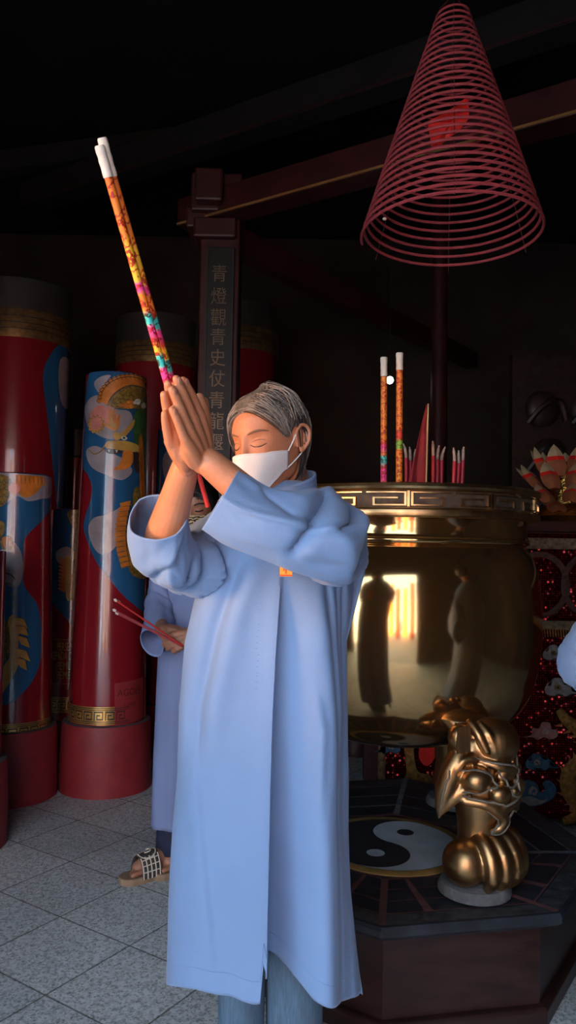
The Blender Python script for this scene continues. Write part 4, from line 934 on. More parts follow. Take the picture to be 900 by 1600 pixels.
# ================= the praying woman
D0 = 1.62
def headM(loc, yaw, pitch, roll, s=1.):
    return Matrix.Translation(loc) @ Matrix.Rotation(R_(yaw),4,'Z') @ Matrix.Rotation(R_(pitch),4,'X') @ Matrix.Rotation(R_(roll),4,'Y') @ Matrix.Scale(s,4)
hc = W(419, 691, 1.60); HM = headM(hc, -36, 13, -4, .89)
info = person_root('person', (W(420,900,D0).x, W(420,900,D0).y, 0), 'grey haired woman in long blue robe and white mask, praying with raised palms')
RL = Matrix.Translation(-info[1])
bodym = MB(); merge(bodym, head_mb(), HM)
neck = W(447,775,1.635); chest = W(435,890,1.64); hip = W(425,1120,1.64)
bodym.capsule([HM @ Vector((0,.035,-.045)), HM @ Vector((0,.045,-.105)), neck, neck-Vector((0,-.01,.06))], [.050,.047,.052,.07], 24)
bodym.capsule([neck-Vector((0,0,.07)), chest, W(428,1000,1.64), hip], [.075,.100,.090,.105], 24)
FW = Vector((-.64,-.77,0)); LT = Vector((.77,-.64,0))
shL = chest+LT*.115+Vector((0,0,.085)); shR = chest-LT*.115+Vector((0,0,.085))
elL = W(490,862,1.345); wrL = W(326,722,1.315); elR = W(247,872,1.50); wrR = W(290,728,1.365)
bodym.capsule([shL+LT*-.03, shL, (shL+elL)/2, elL], [.05,.045,.038,.035], 18); bodym.capsule([shR+LT*.05, shR+LT*.01, W(316,872,1.585), elR], [.045,.036,.030,.032], 18)
bodym.capsule([elL, elL.lerp(wrL,.3), elL.lerp(wrL,.72), wrL], [.034,.038,.029,.0245], 20); bodym.capsule([elR, elR.lerp(wrR,.3), elR.lerp(wrR,.72), wrR], [.034,.038,.029,.0245], 20)
for s in (-1, 1):
    ft = Vector((hip.x-.03, hip.y, 0))+LT*(.085*s); 
    lx, ly = (W(459,1500,1.665).x if s > 0 else W(379,1500,1.655).x), W(420,1560,1.66).y; ft = Vector((lx, ly-.01, 0)); bodym.capsule([hip+Vector((.06*s,.02,0)), Vector((lx,ly,.50)), Vector((lx,ly,.30)), Vector((lx,ly,.085))], [.07,.044,.040,.034], 18)
    bodym.capsule([Vector((ft.x,ft.y+.03,.045)), Vector((ft.x,ft.y,.05))+FW*.06, Vector((ft.x,ft.y,.035))+FW*.15], [.034,.034,.024], 16)
tipc = W(265, 600, 1.235); wc = (wrL+wrR)/2; ud = (tipc-wc).normalized(); nL = (LT+Vector((0,0,.12))); tt = None
hk = 1.0
ML = frame(wrL.lerp(wc,.45)+nL*.003, ud+nL*-.03, nL); MR_ = frame(wrR.lerp(wc,.62)-nL*.004, ud+nL*.02+Vector((-.01,0,0)), -nL)
lh = hand_mb(curl=(3,2,3,4), spread=(-2,0,2,5), thumb=[(.020,.012,-.004),(.042,.040,-.008),(.056,.066,-.010),(.060,.094,-.012)])
def flipx(mb): mb.v = [(-x,y,z) for x,y,z in mb.v]; mb.f = [tuple(reversed(f)) for f in mb.f]; return mb
# left hand: +Y fingers, back towards LT; thumb must point to her face (away from the camera)
Tdir = Vector((.64,.77,.2))
FLIPL = 0 if (ML.to_3x3() @ Vector((1,0,0))).dot(Tdir) > 0 else 1
lhm = lh if not FLIPL else flipx(lh)
merge(bodym, lhm, ML)
rh = hand_mb(curl=(2,2,2,3), spread=(-3,0,2,6), thumb=[(.020,.012,-.004),(.046,.038,-.008),(.064,.060,-.010),(.074,.086,-.012)])
rhm = rh if (MR_.to_3x3() @ Vector((1,0,0))).dot(Tdir) > 0 else flipx(rh)
merge(bodym, rhm, MR_)
woman = finish_body(info, bodym, SKIN, .0022)
def child(name, mb, m, parent=woman, info=info, **kw): return mb.xform(Matrix.Translation(-info[1])).build(name, m, parent, **kw)
# fingernails of the near hand
fx_ = 1 if FLIPL == 0 else -1
for p_, r_ in lh.nails:
    mb = MB(); mb.ball(ML @ Vector((p_.x*fx_, p_.y, p_.z)), (r_*.62, r_*.95, r_*.28), 12, 0, ML.to_3x3()); child('fingernail', mb, NAIL)
# --- lashes, brows
def on_face(x, z, off=.001):
    az = math.asin(max(-1, min(1, (abs(x)/pick(HZ,HW,z))**(1/.92))))*(1 if x >= 0 else -1); return HM @ head_pt(az, z, off)
for nm, pts, w, m_ in (('eyelashes', ((-.017,.001),(-.008,-.0045),(.004,-.0055),(.015,-.001)), .0013, LASH), ('eyebrow', ((-.019,.024),(-.006,.0285),(.008,.030),(.021,.0255)), .0022, BROW), ('eyelid_crease', ((-.014,.006),(-.004,.0095),(.006,.0095),(.014,.006)), .0007, BROW)):
    for s in (-1, 1):
        mb = MB(); P = catmull([on_face(s*(.032+x), z, .0004) for x, z in pts], 5); k = len(P)-1
        mb.tube(P, [w*(.35+.65*math.sin(PI*(i+.6)/(k+1.2))) for i in range(k+1)], 6, flat=.6); child(nm, mb, m_)
# --- mask
def mask_mb(top=-.017, drop=.012, bot=-.130, AZ=74, bulge=.016, end=(-.026,-.066)):
    rows = []; nu, nv = 48, 26
    for j in range(nv+1):
        t = j/nv; row = []
        for i in range(nu+1):
            s = -1+2*i/nu; az = R_(AZ)*s; e = abs(s)
            zt = top-drop*math.sin(PI*min(1,e*1.15))*.9*e + (end[0]-top)*smoothstep(.6,1,e); zb = bot+(end[1]-bot)*smoothstep(.30,1,e)**1.1
            z = zt+(zb-zt)*t; zz = max(z, -.108)
            p = head_pt(az, zz, 0, False); c = math.cos(az*1.1)
            out = .004+bulge*max(0,c)**2.2*(.55+.75*math.sin(PI*min(1,t*1.05+.12)))+.006*G(s,t,0,.18,.16,.2)
            p += Vector((math.sin(az)*.55,-math.cos(az),0)).normalized()*out; p.z = z
            if z < -.100: p.y += (-.100-z)*1.3*max(0,c)
            row.append(HM @ p)
        rows.append(row)
    mb = MB(); mb.loft(rows, False); return mb, rows
mm, mrows = mask_mb(); msk = child('face_mask', mm, MASKW, solid=.0016)
mb = MB()
for rr in (mrows[0], mrows[-1]): mb.tube([p for p in rr], .0011, 6)
child('mask_hem', mb, MASKW); woman_mask = msk; woman.children[-1].parent = msk
mid_ = [mrows[j][24] for j in range(2, 25)]; mb = MB(); mb.tube([p for p in mid_], .0007, 6); o = child('mask_seam', mb, MASKW); o.parent = msk
for s in (-1, 1):
    i = 48 if s > 0 else 0
    a = mrows[1][i]; b = mrows[-2][i]; e1 = HM @ Vector((s*.078,.022,.024)); e2 = HM @ Vector((s*.083,.041,.004)); e3 = HM @ Vector((s*.078,.024,-.030))
    mb = MB(); mb.tube(catmull([a, (a+e1)/2+HM.to_3x3() @ Vector((s*.004,0,.002)), e1, e2, e3, (b+e3)/2+HM.to_3x3() @ Vector((s*.004,0,0)), b], 6), .0013, 6); o = child('ear_loop', mb, LOOP); o.parent = msk
# --- hair
def hairline(az):
    a = math.degrees(az); 
    if a >= 0: return pick([0,12,28,45,58,68,78,92,108,130,180],[.074,.0735,.066,.050,.030,.008,.002,.030,-.030,-.100,-.120],a)
    return pick([0,12,26,40,52,62,75,92,108,130,180],[.074,.072,.058,.030,.002,-.020,-.040,-.045,-.060,-.100,-.120],-a)
def hair_base(off=.0075):
    mb = MB(); rows = []; n = 140
    for j in range(27):
        t = j/26; row = []
        for k in range(n):
            az = -PI+2*PI*k/n; z0 = .1145; z1 = hairline(az); z = z0+(z1-z0)*t**.8
            th = off*(1-.85*smoothstep(.80,1,t)) + .012*smoothstep(90,150,abs(math.degrees(az)))*(1-t*.3)
            row.append(HM @ head_pt(az, z, th, False))
        rows.append(row)
    mb.loft(rows, True, (True, False)); return mb
hair = child('hair', hair_base(.0085), HAIRG)
def inside_head(p):
    if p.z > .115 or p.z < -.118: return False
    w, f, b = pick(HZ,HW,p.z), pick(HZ,HF,p.z), pick(HZ,HB,p.z); yc = .012; D = (yc-f) if p.y < yc else (b-yc)
    return (abs(p.x)/w)**2.17+(abs(p.y-yc)/max(D,.004))**2.17 < 1
def ray_head(d):
    lo, hi = .0, .16; c = Vector((0,.012,.0))
    for _ in range(14):
        m = (lo+hi)/2
        if inside_head(c+d*m): lo = m
        else: hi = m
    return c+d*lo
def strands(count, m, seed, rad, name, a_rng, hang, off):
    """locks combed from the centre parting back over the temples and down to the nape"""
    rnd = random.Random(seed); mb = MB(); c = Vector((0,.012,0))
    for i in range(count):
        side = 1 if rnd.random() < .62 else -1; q = rnd.random(); be = R_(-50+112*q); a1 = R_(a_rng[0]+(a_rng[1]-a_rng[0])*min(1, max(0, q*.9+rnd.uniform(-.06,.16)))); az1 = side*a1
        d0 = Vector((side*.05, math.sin(be), math.cos(be))).normalized(); z1 = hairline(az1)+rnd.uniform(0,.035)*(1-smoothstep(100,130,math.degrees(a1))); z1 = max(z1,.040) if 80 < math.degrees(a1) < 116 else z1; e = head_pt(az1, max(z1,-.085), 0, False)-c; d1 = e.normalized()
        ang = d0.angle(d1); P = []; k = 11; o0 = off+rnd.uniform(0,.0026); ear = 80 < math.degrees(a1) < 116
        for j in range(k+1):
            t = j/k; d = (d0*math.sin((1-t)*ang)+d1*math.sin(t*ang)).normalized() if ang > .05 else d1
            p = ray_head(d); bk = .010*smoothstep(70,140,abs(math.degrees(math.atan2(p.x,-(p.y-.012)))))
            P.append(p+d*(o0*min(1,.35+t*2.5)+bk+.0012*math.sin(i*1.7+t*4)))
        if a1 > R_(116):
            L = rnd.uniform(*hang)
            for j in range(1,4): P.append(P[-1]+Vector((-.0015*side*j,-.001,-L/3)))
        k = len(P)-1; mb.tube([HM @ p for p in P], [rad*(1-.6*(j/k)**2) for j in range(k+1)], 4)
    o = child(name, mb, m, sharp=None); o.parent = hair; return o
strands(420, HAIRG, 3, .0010, 'grey_strands', (52,178), (.0,.04), .0078); strands(170, HAIRW, 5, .0006, 'silver_strands', (50,150), (.0,.03), .0092); strands(260, HAIRD, 8, .0010, 'dark_strands', (66,180), (.01,.055), .0080)
rnd = random.Random(4); mb = MB()
for i in range(12):
    az = rnd.uniform(1.0,2.6); p0 = head_pt(az*.5, .108, .010, False); p1 = head_pt(az*.8+.2, .112, .018+rnd.uniform(0,.012), False); p2 = head_pt(az+.25, .085, .016+rnd.uniform(0,.014), False); p3 = head_pt(az+.3, .04, .012+rnd.uniform(0,.012), False)
    mb.tube(catmull([HM @ p0, HM @ p1, HM @ p2, HM @ p3], 5), .00035, 4)
o = child('stray_hairs', mb, HAIRW, sharp=None); o.parent = hair

# --- robe
def robe_rows(levels, d, hemf, foldf, nt=300, nz=170, wr=.0016, ex=.86, split=None):
    """levels: (y, left, right, front, back) measured on the photograph, d metres deep"""
    ys = [l[0] for l in levels]; col = lambda i: [l[i] for l in levels]
    rows = []
    for j in range(nz+1):
        t = j/nz; row = []
        for k in range(nt):
            th = 2*PI*k/nt; c, s = math.cos(th), math.sin(th)
            y = ys[0]+(hemf(c, s)-ys[0])*t
            l, r = pick(ys,col(1),y), pick(ys,col(2),y); v = (1+math.copysign(abs(c)**ex, c))/2
            if split and s < 0:
                v0 = (split(y)-l)/(r-l); u0 = .5515; q = v/u0*v0 if v < u0 else v0+(v-u0)/(1-u0)*(1-v0); v += (q-v)*smoothstep(.10,.45,-s)
            px = l+(r-l)*v
            base = W(px, y, d); dep = (pick(ys,col(3),y) if s < 0 else pick(ys,col(4),y))
            p = base+Vector((0, dep*math.copysign(abs(s)**.95, s), 0))
            fo = foldf(px, y, s)
            if wr: fo += wr*(noise.noise(Vector((px*.022, y*.006, s*2)))+.6*noise.noise(Vector((px*.05+7, y*.016, s*2+3))))*smoothstep(ys[0], ys[0]+60, y)
            n = Vector((c*.5, s, 0)).normalized(); p += n*fo; row.append(p)
        rows.append(row)
    return rows
LV = [(754,418,474,.050,.055),(766,398,498,.070,.075),(780,366,522,.088,.09),(796,346,540,.098,.10),(830,332,547,.105,.105),(870,322,549,.112,.11),(920,310,552,.116,.115),(960,300,547,.118,.118),(1000,291,541,.120,.12),(1100,282,542,.126,.125),(1200,279,543,.133,.13),(1300,271,543,.142,.14),(1400,266,547,.152,.15),(1500,263,557,.162,.16),(1600,261,570,.17,.165)]
def split_px(y): return pick([760,900,1000,1100,1200,1400,1562,1620],[447,440,433,428,425,421,420,420], y)
def bump_(x, w): return math.exp(-(x/w)**2)
def fold_w(px, y, s):
    if s > .15:
        return .006*math.sin(px*.06)*smoothstep(900,1300,y)
    k = 1-smoothstep(-.25,.15,s); f = 0; sp = split_px(y); dx = px-sp; g = smoothstep(860,1000,y)
    dep = pick([860,1000,1150,1300,1450,1570],[.006,.018,.038,.068,.098,.115], y); wid = pick([860,1100,1400,1570],[28,52,70,74], y)
    if dx >= 0: f -= dep*smoothstep(.1,2.2,dx)*(1-smoothstep(.15*wid,wid*1.25,dx))*g
    else: f += .010*bump_(dx,20)*g
    f += .022*bump_(px-pick([900,1000,1100,1250,1560],[498,500,512,502,500],y), 22)*smoothstep(880,1000,y)
    f += .008*bump_(px-pick([1050,1120,1300,1560],[486,494,486,478],y), 7)*smoothstep(1040,1100,y)*(1-smoothstep(1180,1300,y))
    for a, b, w, dd in ((505,522,6,-.012),(522,532,5,-.010),(532,538,4,-.008)):
        f += dd*bump_(px-pick([880,1150,1500],[a,b,b+6],y), w)*smoothstep(890,930,y)*(1-smoothstep(1250,1400,y)*.7)
    q = px-pick([850,960,1080,1160,1300],[388,346,318,306,300],y)
    f += (-.018*bump_(q,13)+.010*bump_(q-28,18))*smoothstep(850,900,y)*(1-smoothstep(1080,1220,y))
    q = px-pick([1100,1200,1330,1430,1500],[308,317,330,343,352],y); gg = smoothstep(1090,1130,y)*(1-smoothstep(1400,1500,y))
    f += gg*(.004*bump_(q+8,14))-gg*.006*smoothstep(-4,7,q)*(1-smoothstep(7,44,q))
    pass
    f += .006*bump_(px-395,26)*smoothstep(1180,1300,y); f -= .005*bump_(px-370,14)*smoothstep(1250,1400,y)
    f -= .010*bump_(px-pick([870,1000],[402,410],y),4)*0
    return f*k
def hem_w(c, s):
    px = 415+152*c
    if s > .2: return 1545-15*c
    k = .158*max(0,-s)**.9/1.62
    k *= 1-.34*smoothstep(421,425,px)*(1-smoothstep(440,492,px))
    return 854+(pick([263,275,330,380,412,419,421,430,445,460,470,490,515,545,560,567],[1538,1540,1545,1556,1563,1561,1500,1503,1512,1526,1540,1563,1566,1562,1556,1548], px)-854)*(1-k)
rows = robe_rows(LV, D0, hem_w, fold_w, split=split_px)
mb = MB(); mb.loft(rows, True, (False, False)); robe = child('robe', mb, ROBE, solid=.003, sharp=55)
mb = MB(); N_ = len(rows[0]); hj = 163
mb.tube([rows[hj][k]+Vector((0,-.0018,0)) for k in range(int(N_*.52), int(N_*.98))], .0007, 5); o = child('hem_stitching', mb, SEAM); o.parent = robe
# front placket stitching
mb = MB()
for y in range(905, 1080, 9):
    k = min(range(N_), key=lambda k: (abs((rows[60][k]-W(402,y,1.5)).x)+(0 if rows[60][k].y < D0 else 9)))
    j = min(range(len(rows)), key=lambda j: abs(rows[j][k].z-W(402,y,1.5).z)); p = rows[j][k]; mb.box(p+Vector((0,-.0012,0)), (.005,.0014,.0016))
o = child('placket_stitches', mb, SEAM); o.parent = robe
# side slit back panel
mb = MB(); pn = []
for j in range(24):
    t = j/23; y = 1368+(1552-1368)*t; pn.append([W(540+ (567-540)*t-14+14*i/4, y+(2 if i == 4 else 0), 1.70) for i in range(5)])
mb.loft(pn, False); o = child('back_panel', mb, ROBE, solid=.003); o.parent = robe
# back drape hanging from the arm
mb = MB(); pn = []
for j in range(20):
    t = j/19; y = 852+(1008-852)*t; rx = pick([852,893,930,1008],[556,570,560,540],y); pn.append([W(505+(rx-505)*i/8, y, 1.56+.045*math.sin(i/8*PI*.5)+.008*math.sin(i*1.1+t*2)) for i in range(9)])
mb.loft(pn, False); o = child('arm_drape', mb, ROBE, solid=.003); o.parent = robe
# sleeves
Wp = W
def creases(lines):
    def fn(q, a, h, nn):
        c, s_ = math.cos(a), math.sin(a); al = math.acos(max(-1, min(1, c))); f = 0.
        for q0, a0, q1, a1, w, A in lines:
            dx, dy = (q1-q0)*2.6, (a1-a0)*.42; L2 = dx*dx+dy*dy; t = max(0, min(1, ((q-q0)*2.6*dx+(al-a0)*.42*dy)/L2))
            d = math.hypot((q-q0)*2.6-t*dx, (al-a0)*.42-t*dy); f += A*math.exp(-(d/w)**1.25)*(.35+.65*math.sin(PI*min(1, .15+.7*t)))
        return (h.normalized()*c*.7+nn*s_).normalized()*f
    return fn
sl_pinch_L = creases([(.95,.30,.62,2.6,.060,-.036),(.82,.25,.52,1.7,.050,-.024),(.84,.9,.72,2.8,.05,-.026),(.58,.35,.43,1.20,.07,-.030),(.43,1.2,.36,2.3,.055,-.028),(.50,1.7,.60,2.9,.11,.020),(.90,1.1,.80,2.5,.07,.018),(.69,.9,.60,1.9,.07,.018),(.30,1.45,.02,1.5,.09,.008),(.74,.15,.66,.8,.06,-.022),(.93,1.4,.86,2.6,.05,-.018),(.20,.5,.34,1.1,.07,-.012)])
LS = [(Wp(371,737,1.30),Wp(316,826,1.29),.046),(Wp(400,752,1.305),Wp(360,853,1.295),.050),(Wp(432,766,1.315),Wp(420,877,1.30),.055),(Wp(462,770,1.335),Wp(472,898,1.315),.060),(Wp(496,765,1.38),Wp(528,906,1.345),.056),(Wp(518,764,1.46),Wp(562,897,1.43),.036),(Wp(514,765,1.54),Wp(548,903,1.55),.036),(Wp(488,770,1.61),Wp(500,895,1.63),.045)]
mb = MB(); sections(mb, LS, 96, 11, .0050, 2., pinch=sl_pinch_L, sq=1.38); o = child('sleeve', mb, ROBE, solid=.003, sharp=60); o.parent = robe
RS = [(Wp(285,782,1.45),Wp(209,833,1.405),.056),(Wp(288,812,1.475),Wp(206,862,1.445),.064),(Wp(300,846,1.51),Wp(221,897,1.485),.068),(Wp(314,842,1.55),Wp(262,919,1.53),.068),(Wp(326,812,1.60),Wp(303,926,1.585),.068),(Wp(346,796,1.66),Wp(345,915,1.66),.060)]
sl_pinch_R = creases([(.50,.2,.62,2.6,.055,-.036),(.68,.3,.80,2.6,.05,-.034),(.60,.6,.74,2.9,.08,.018),(.86,.3,.95,2.7,.05,-.024),(.30,1.9,.45,2.9,.07,-.020),(.12,1.6,.40,2.0,.12,.010),(.40,.9,.52,2.0,.05,-.020)])
mb = MB(); sections(mb, RS, 96, 11, .0050, 11., pinch=sl_pinch_R, sq=1.15); o = child('sleeve', mb, ROBE, solid=.003, sharp=60); o.parent = robe
# cuff stitching rings skipped: standing collar
mb = MB(); cc = W(447,766,1.612); fd = Vector((-.57,-.82,0)); ld = Vector((.82,-.57,0)); rings = []
for i in range(7):
    t = i/6; r = .064-.006*t; c_ = cc+Vector((0,0,-.016+.040*t))+fd*(-.004*t); rings.append([c_+ld*(r*math.cos(a))+fd*(r*1.02*math.sin(a))+Vector((0,0,-.024*math.sin(a))) for a in np.linspace(PI/2+.12, PI/2+2*PI-.12, 64)])
mb.loft(rings, False); col_ = child('collar', mb, ROBE, solid=.004); col_.parent = robe
mb = MB()
for r_ in (1, 5): mb.tube([p+(p-cc).normalized()*.0022 for p in rings[r_]], .0007, 5)
o = child('collar_stitching', mb, SEAM); o.parent = robe
# orange badge on the chest
bc = W(447,886,1.474); mb = MB(); mb.box((0,0,0), (.024,.004,.036)); mb.box((0,-.001,-.016), (.024,.004,.003), None, 1); 
for i in range(5): mb.box((-.008+.004*i,-.0025,.004-.006*(i % 3)), (.0028,.001,.010), None, 1)
mb.xform(Matrix.Translation(bc)); o = child('badge', mb, [mat('orange_badge', (.95,.40,.02), .4), mat('badge_red', (.75,.08,.01), .4)], smooth=False); o.parent = robe
# trousers and shoes
tr = None; legs = MB()
for (l1, r1, l2, r2, dd) in ((340,418,341,412,1.655),(412,506,416,503,1.665)):
    secs = []
    for y, f_ in ((1150,0),(1330,0),(1480,.5),(1600,1.),(1680,1.),(1735,1.)):
        l = l1+(l2-l1)*f_; r = r1+(r2-r1)*f_; z = W((l+r)/2,y,dd).z; hw = (r-l)/2*dd/F
        c_ = W((l+r)/2,y,dd); secs.append([c_+Vector((hw*math.cos(a)+.002*math.sin(a*5+y), .066*math.sin(a)*(1+.05*math.sin(y*.1)), 0)) for a in np.linspace(0, 2*PI, 48, endpoint=False)])
    legs.loft(secs, True, (False, False))
trz = child('trousers', legs, DENIM, solid=.003)
for s in (-1, 1):
    ft = Vector((W(459,1500,1.665).x if s > 0 else W(379,1500,1.655).x, W(420,1600,1.655).y-.01, 0)); mb = MB(); ang = math.atan2(FW.y, FW.x)
    rings = []
    for q, w, h in ((-.075,.018,.05),(-.06,.034,.065),(-.02,.039,.072),(.05,.043,.07),(.10,.046,.058),(.15,.044,.045),(.185,.034,.036),(.20,.012,.022)):
        rings.append([ft+FW*q+LT*(w*math.cos(a))+Vector((0,0,h*.5+h*.5*math.sin(a))) for a in np.linspace(0,2*PI,24,endpoint=False)])
    mb.loft(rings); child('shoe', mb, mat('black_canvas%d' % s, (.02,.02,.022), .7))
# --- giant joss sticks held between the palms
gm = 'giant joss sticks held in prayer'
joss(W(299,730,1.345), W(155,227,1.13), .0062, .083, JOSS, 'giant printed joss stick held in prayer, the one whose white tip ends lower', gm, handle=.22, tipr=.0072)
joss(W(325,792,1.402), W(159,215,1.135), .0062, .086, JOSS, 'giant printed joss stick held in prayer, the one whose white tip ends highest', gm, handle=.30, tipr=.0070)

# ================= the shorter person behind
D1 = 3.02
info2 = person_root('person', (W(300,900,D1).x, W(300,900,D1).y, 0), 'shorter dark haired person behind in blue robe and patterned mask, holding thin incense')
hc2 = W(307,793,D1-.02); HM2 = headM(hc2, -8, 12, 0, .96); HM = HM2
b2 = MB(); merge(b2, head_mb(), HM2)
nk = W(305,850,D1+.02); ch = W(303,920,D1+.02); hp = W(300,1080,D1+.02)
b2.capsule([HM2 @ Vector((0,.03,-.05)), nk, nk-Vector((0,0,.05))], [.048,.048,.06], 20); b2.capsule([nk-Vector((0,0,.06)), ch, hp], [.07,.10,.095], 20)
el1 = W(246,965,2.98); wr1 = W(254,985,2.78); el2 = W(352,965,2.98); wr2 = W(303,992,2.77)
b2.capsule([W(266,872,D1), W(252,920,D1), el1], [.045,.04,.034], 16); b2.capsule([W(342,872,D1), W(352,920,D1), el2], [.045,.04,.034], 16)
b2.capsule([el1, el1.lerp(wr1,.4), wr1], [.034,.034,.025], 16); b2.capsule([el2, el2.lerp(wr2,.4), wr2], [.034,.034,.025], 16)
g1 = hand_mb(curl=(50,54,56,58), spread=(0,0,0,0), thumb=[(.020,.012,-.006),(.034,.042,-.022),(.026,.066,-.034),(.010,.080,-.036)])
b1m = frame(wr1, Vector((.80,-.25,-.42)), Vector((-.15,-.95,.30))); t_up = Vector((.3,-.2,1))
if (b1m.to_3x3() @ Vector((1,0,0))).dot(t_up) < 0: flipx(g1)
merge(b2, g1, b1m)
g2 = hand_mb(curl=(50,54,56,58), spread=(0,0,0,0), thumb=[(.020,.012,-.006),(.034,.042,-.022),(.026,.066,-.034),(.010,.080,-.036)])
b2m = frame(wr2, Vector((-.85,-.25,-.30)), Vector((.15,-.95,.30)))
if (b2m.to_3x3() @ Vector((1,0,0))).dot(t_up) < 0: flipx(g2)
merge(b2, g2, b2m)
footA = Vector((W(256,1340,2.98).x, 3.0, 0)); footB = Vector((W(300,1340,3.0).x, 3.05, 0)); fdir = Vector((-.80,-.60,0)); fl_ = Vector((.60,-.80,0))
for s, ft in ((0, footA), (1, footB)):
    b2.capsule([hp+Vector((-.05+.10*s,0,0)), Vector((ft.x+.05,ft.y+.03,.45)), Vector((ft.x+.025,ft.y+.02,.09))], [.06,.045,.034], 16)
    b2.capsule([ft+Vector((.03,.03,.060)), ft+Vector((0,0,.068))+fdir*.03, ft+Vector((0,0,.050))+fdir*.10], [.032,.033,.024], 14)
    for i in range(5):
        b2.capsule([ft+fdir*.085+fl_*(.028-.014*i)+Vector((0,0,.042)), ft+fdir*(.140-.008*abs(i-1.2)*(1 if i > 1 else .3)-.004*i)+fl_*(.030-.0145*i)+Vector((0,0,.036))], [.011,.0095-.0009*i], 10)
boy = finish_body(info2, b2, SKIN2, .0034)
def child2(name, mb, m, **kw): return child(name, mb, m, boy, info2, **kw)
mm, mr2 = mask_mb(-.012,.010,-.128,72,.014,(-.02,-.06))
def pattern_mat():
    m = mat('patterned_mask_cloth', (.5,.35,.2), .8); nt = m.node_tree; N = nt.nodes; L = nt.links; b = N['Principled BSDF']
    tc = N.new('ShaderNodeTexCoord'); wv = N.new('ShaderNodeTexWave'); wv.bands_direction = 'Z'; wv.inputs['Scale'].default_value = 26; wv.inputs['Distortion'].default_value = 7; wv.inputs['Detail'].default_value = 1; wv.inputs['Detail Scale'].default_value = 2.2
    L.new(tc.outputs['Object'], wv.inputs['Vector']); rp = N.new('ShaderNodeValToRGB'); rp.color_ramp.interpolation = 'CONSTANT'
    rp.color_ramp.elements[0].color = (.02,.015,.012,1); rp.color_ramp.elements[1].position = .5; rp.color_ramp.elements[1].color = (.62,.45,.25,1)
    L.new(wv.outputs['Fac'], rp.inputs['Fac']); L.new(rp.outputs['Color'], b.inputs['Base Color']); return m
child2('face_mask', mm, pattern_mat(), solid=.0016)
for s in (-1, 1):
    mb = MB(); P = catmull([on_face(s*(.032+x), z, .0004) for x, z in ((-.015,-.001),(0,-.003),(.013,.001))], 4); mb.tube(P, .0028, 6, flat=.6); child2('eye_line', mb, LASH)
    mb = MB(); P = catmull([on_face(s*(.032+x), z, .0004) for x, z in ((-.018,.023),(0,.029),(.020,.025))], 4); mb.tube(P, .0028, 6, flat=.6); child2('eyebrow', mb, LASH)
def hairline(az):
    a = abs(math.degrees(az)); return pick([0,20,45,60,72,82,95,110,140,180],[.064,.060,.052,.03,-.01,-.02,.026,-.03,-.09,-.10],a)
h2 = child2('hair', hair_base(.013), HAIRB)
rnd = random.Random(12); mb = MB()
for i in range(160):
    a = rnd.uniform(-1.25,1.25); P = [HM @ head_pt(a*(.4+.6*t), .108-(.108-hairline(a)+rnd.uniform(-.004,.016))*t, .014-.004*t, False) for t in np.linspace(0,1,7)]; mb.tube(P, .0011, 4)
o = child2('fringe', mb, HAIRB, sharp=None); o.parent = h2
LV2 = [(842,288,322,.05,.05),(852,272,338,.07,.07),(866,254,354,.09,.09),(900,252,356,.10,.10),(960,250,356,.105,.105),(1050,248,352,.11,.11),(1150,243,350,.115,.115),(1250,237,348,.125,.125),(1300,234,348,.13,.13)]
def fold_b(px, y, s): return (.010*math.sin(px*.11+y*.004)+.006*math.sin(px*.23+1))*smoothstep(960,1250,y)*(1 if s < 0 else .5)-.006*bump_(px-pick([880,960],[300,262],y),7)*smoothstep(880,900,y)*(1-smoothstep(960,1000,y))
rb2 = robe_rows(LV2, D1, lambda c, s: 1283+4*c, fold_b, 160, 80, .002); mb = MB(); mb.loft(rb2, True, (False, False)); robe2 = child2('robe', mb, ROBE2, solid=.003, sharp=55)
SA = [(Wp(228,985,2.80),Wp(246,1026,2.82),.045),(Wp(232,960,2.86),Wp(262,1000,2.88),.05),(Wp(232,930,2.95),Wp(268,965,2.97),.055),(Wp(236,905,3.0),Wp(268,915,3.0),.058),(Wp(247,868,D1),Wp(282,890,D1),.055)]
def pinch2(q, a, h, nn): return (h.normalized()*math.cos(a)+nn*math.sin(a))*(-.007*math.exp(-((q-.42)/.03)**2)-.007*math.exp(-((q-.55)/.03)**2)-.006*math.exp(-((q-.3)/.03)**2))
mb = MB(); sections(mb, SA, 48, 6, .005, 21., pinch=pinch2); o = child2('sleeve', mb, ROBE2, solid=.003, sharp=60); o.parent = robe2
SB = [(Wp(318,975,2.80),Wp(322,1026,2.82),.045),(Wp(338,950,2.88),Wp(330,1000,2.88),.05),(Wp(364,930,2.96),Wp(336,965,2.97),.055),(Wp(364,905,3.0),Wp(338,915,3.0),.058),(Wp(352,868,D1),Wp(325,890,D1),.055)]
mb = MB(); sections(mb, SB, 48, 6, .005, 27., pinch=pinch2); o = child2('sleeve', mb, ROBE2, solid=.003, sharp=60); o.parent = robe2
mb = MB(); cc2 = W(305,848,D1); mb.loft([[cc2+Vector((r*math.cos(a), r*math.sin(a), z+.012*math.sin(a))) for a in np.linspace(0,2*PI,40)] for r, z in ((.064,-.02),(.060,0),(.056,.022))], False); o = child2('collar', mb, ROBE2, solid=.003); o.parent = robe2
mb = MB()
for ft, dz in ((footA, 0), (footB, 0)):
    mb.loft([[Vector((ft.x+.030+(hw)*math.cos(a), ft.y+.03+hw*math.sin(a), z)) for a in np.linspace(0,2*PI,32,endpoint=False)] for z, hw in ((.52,.050),(.40,.054),(.25,.058),(.14,.058),(.075,.060))], True, (False, False))
child2('trousers', mb, NAVY, solid=.003)
SOLE = mat('tan_sandal_sole', (.28,.19,.12), .8, var=.15, scale=40); STRAP = mat('dark_sandal_strap', (.05,.042,.038), .7); LETTR = mat('cream_strap_pattern', (.62,.56,.47), .7)
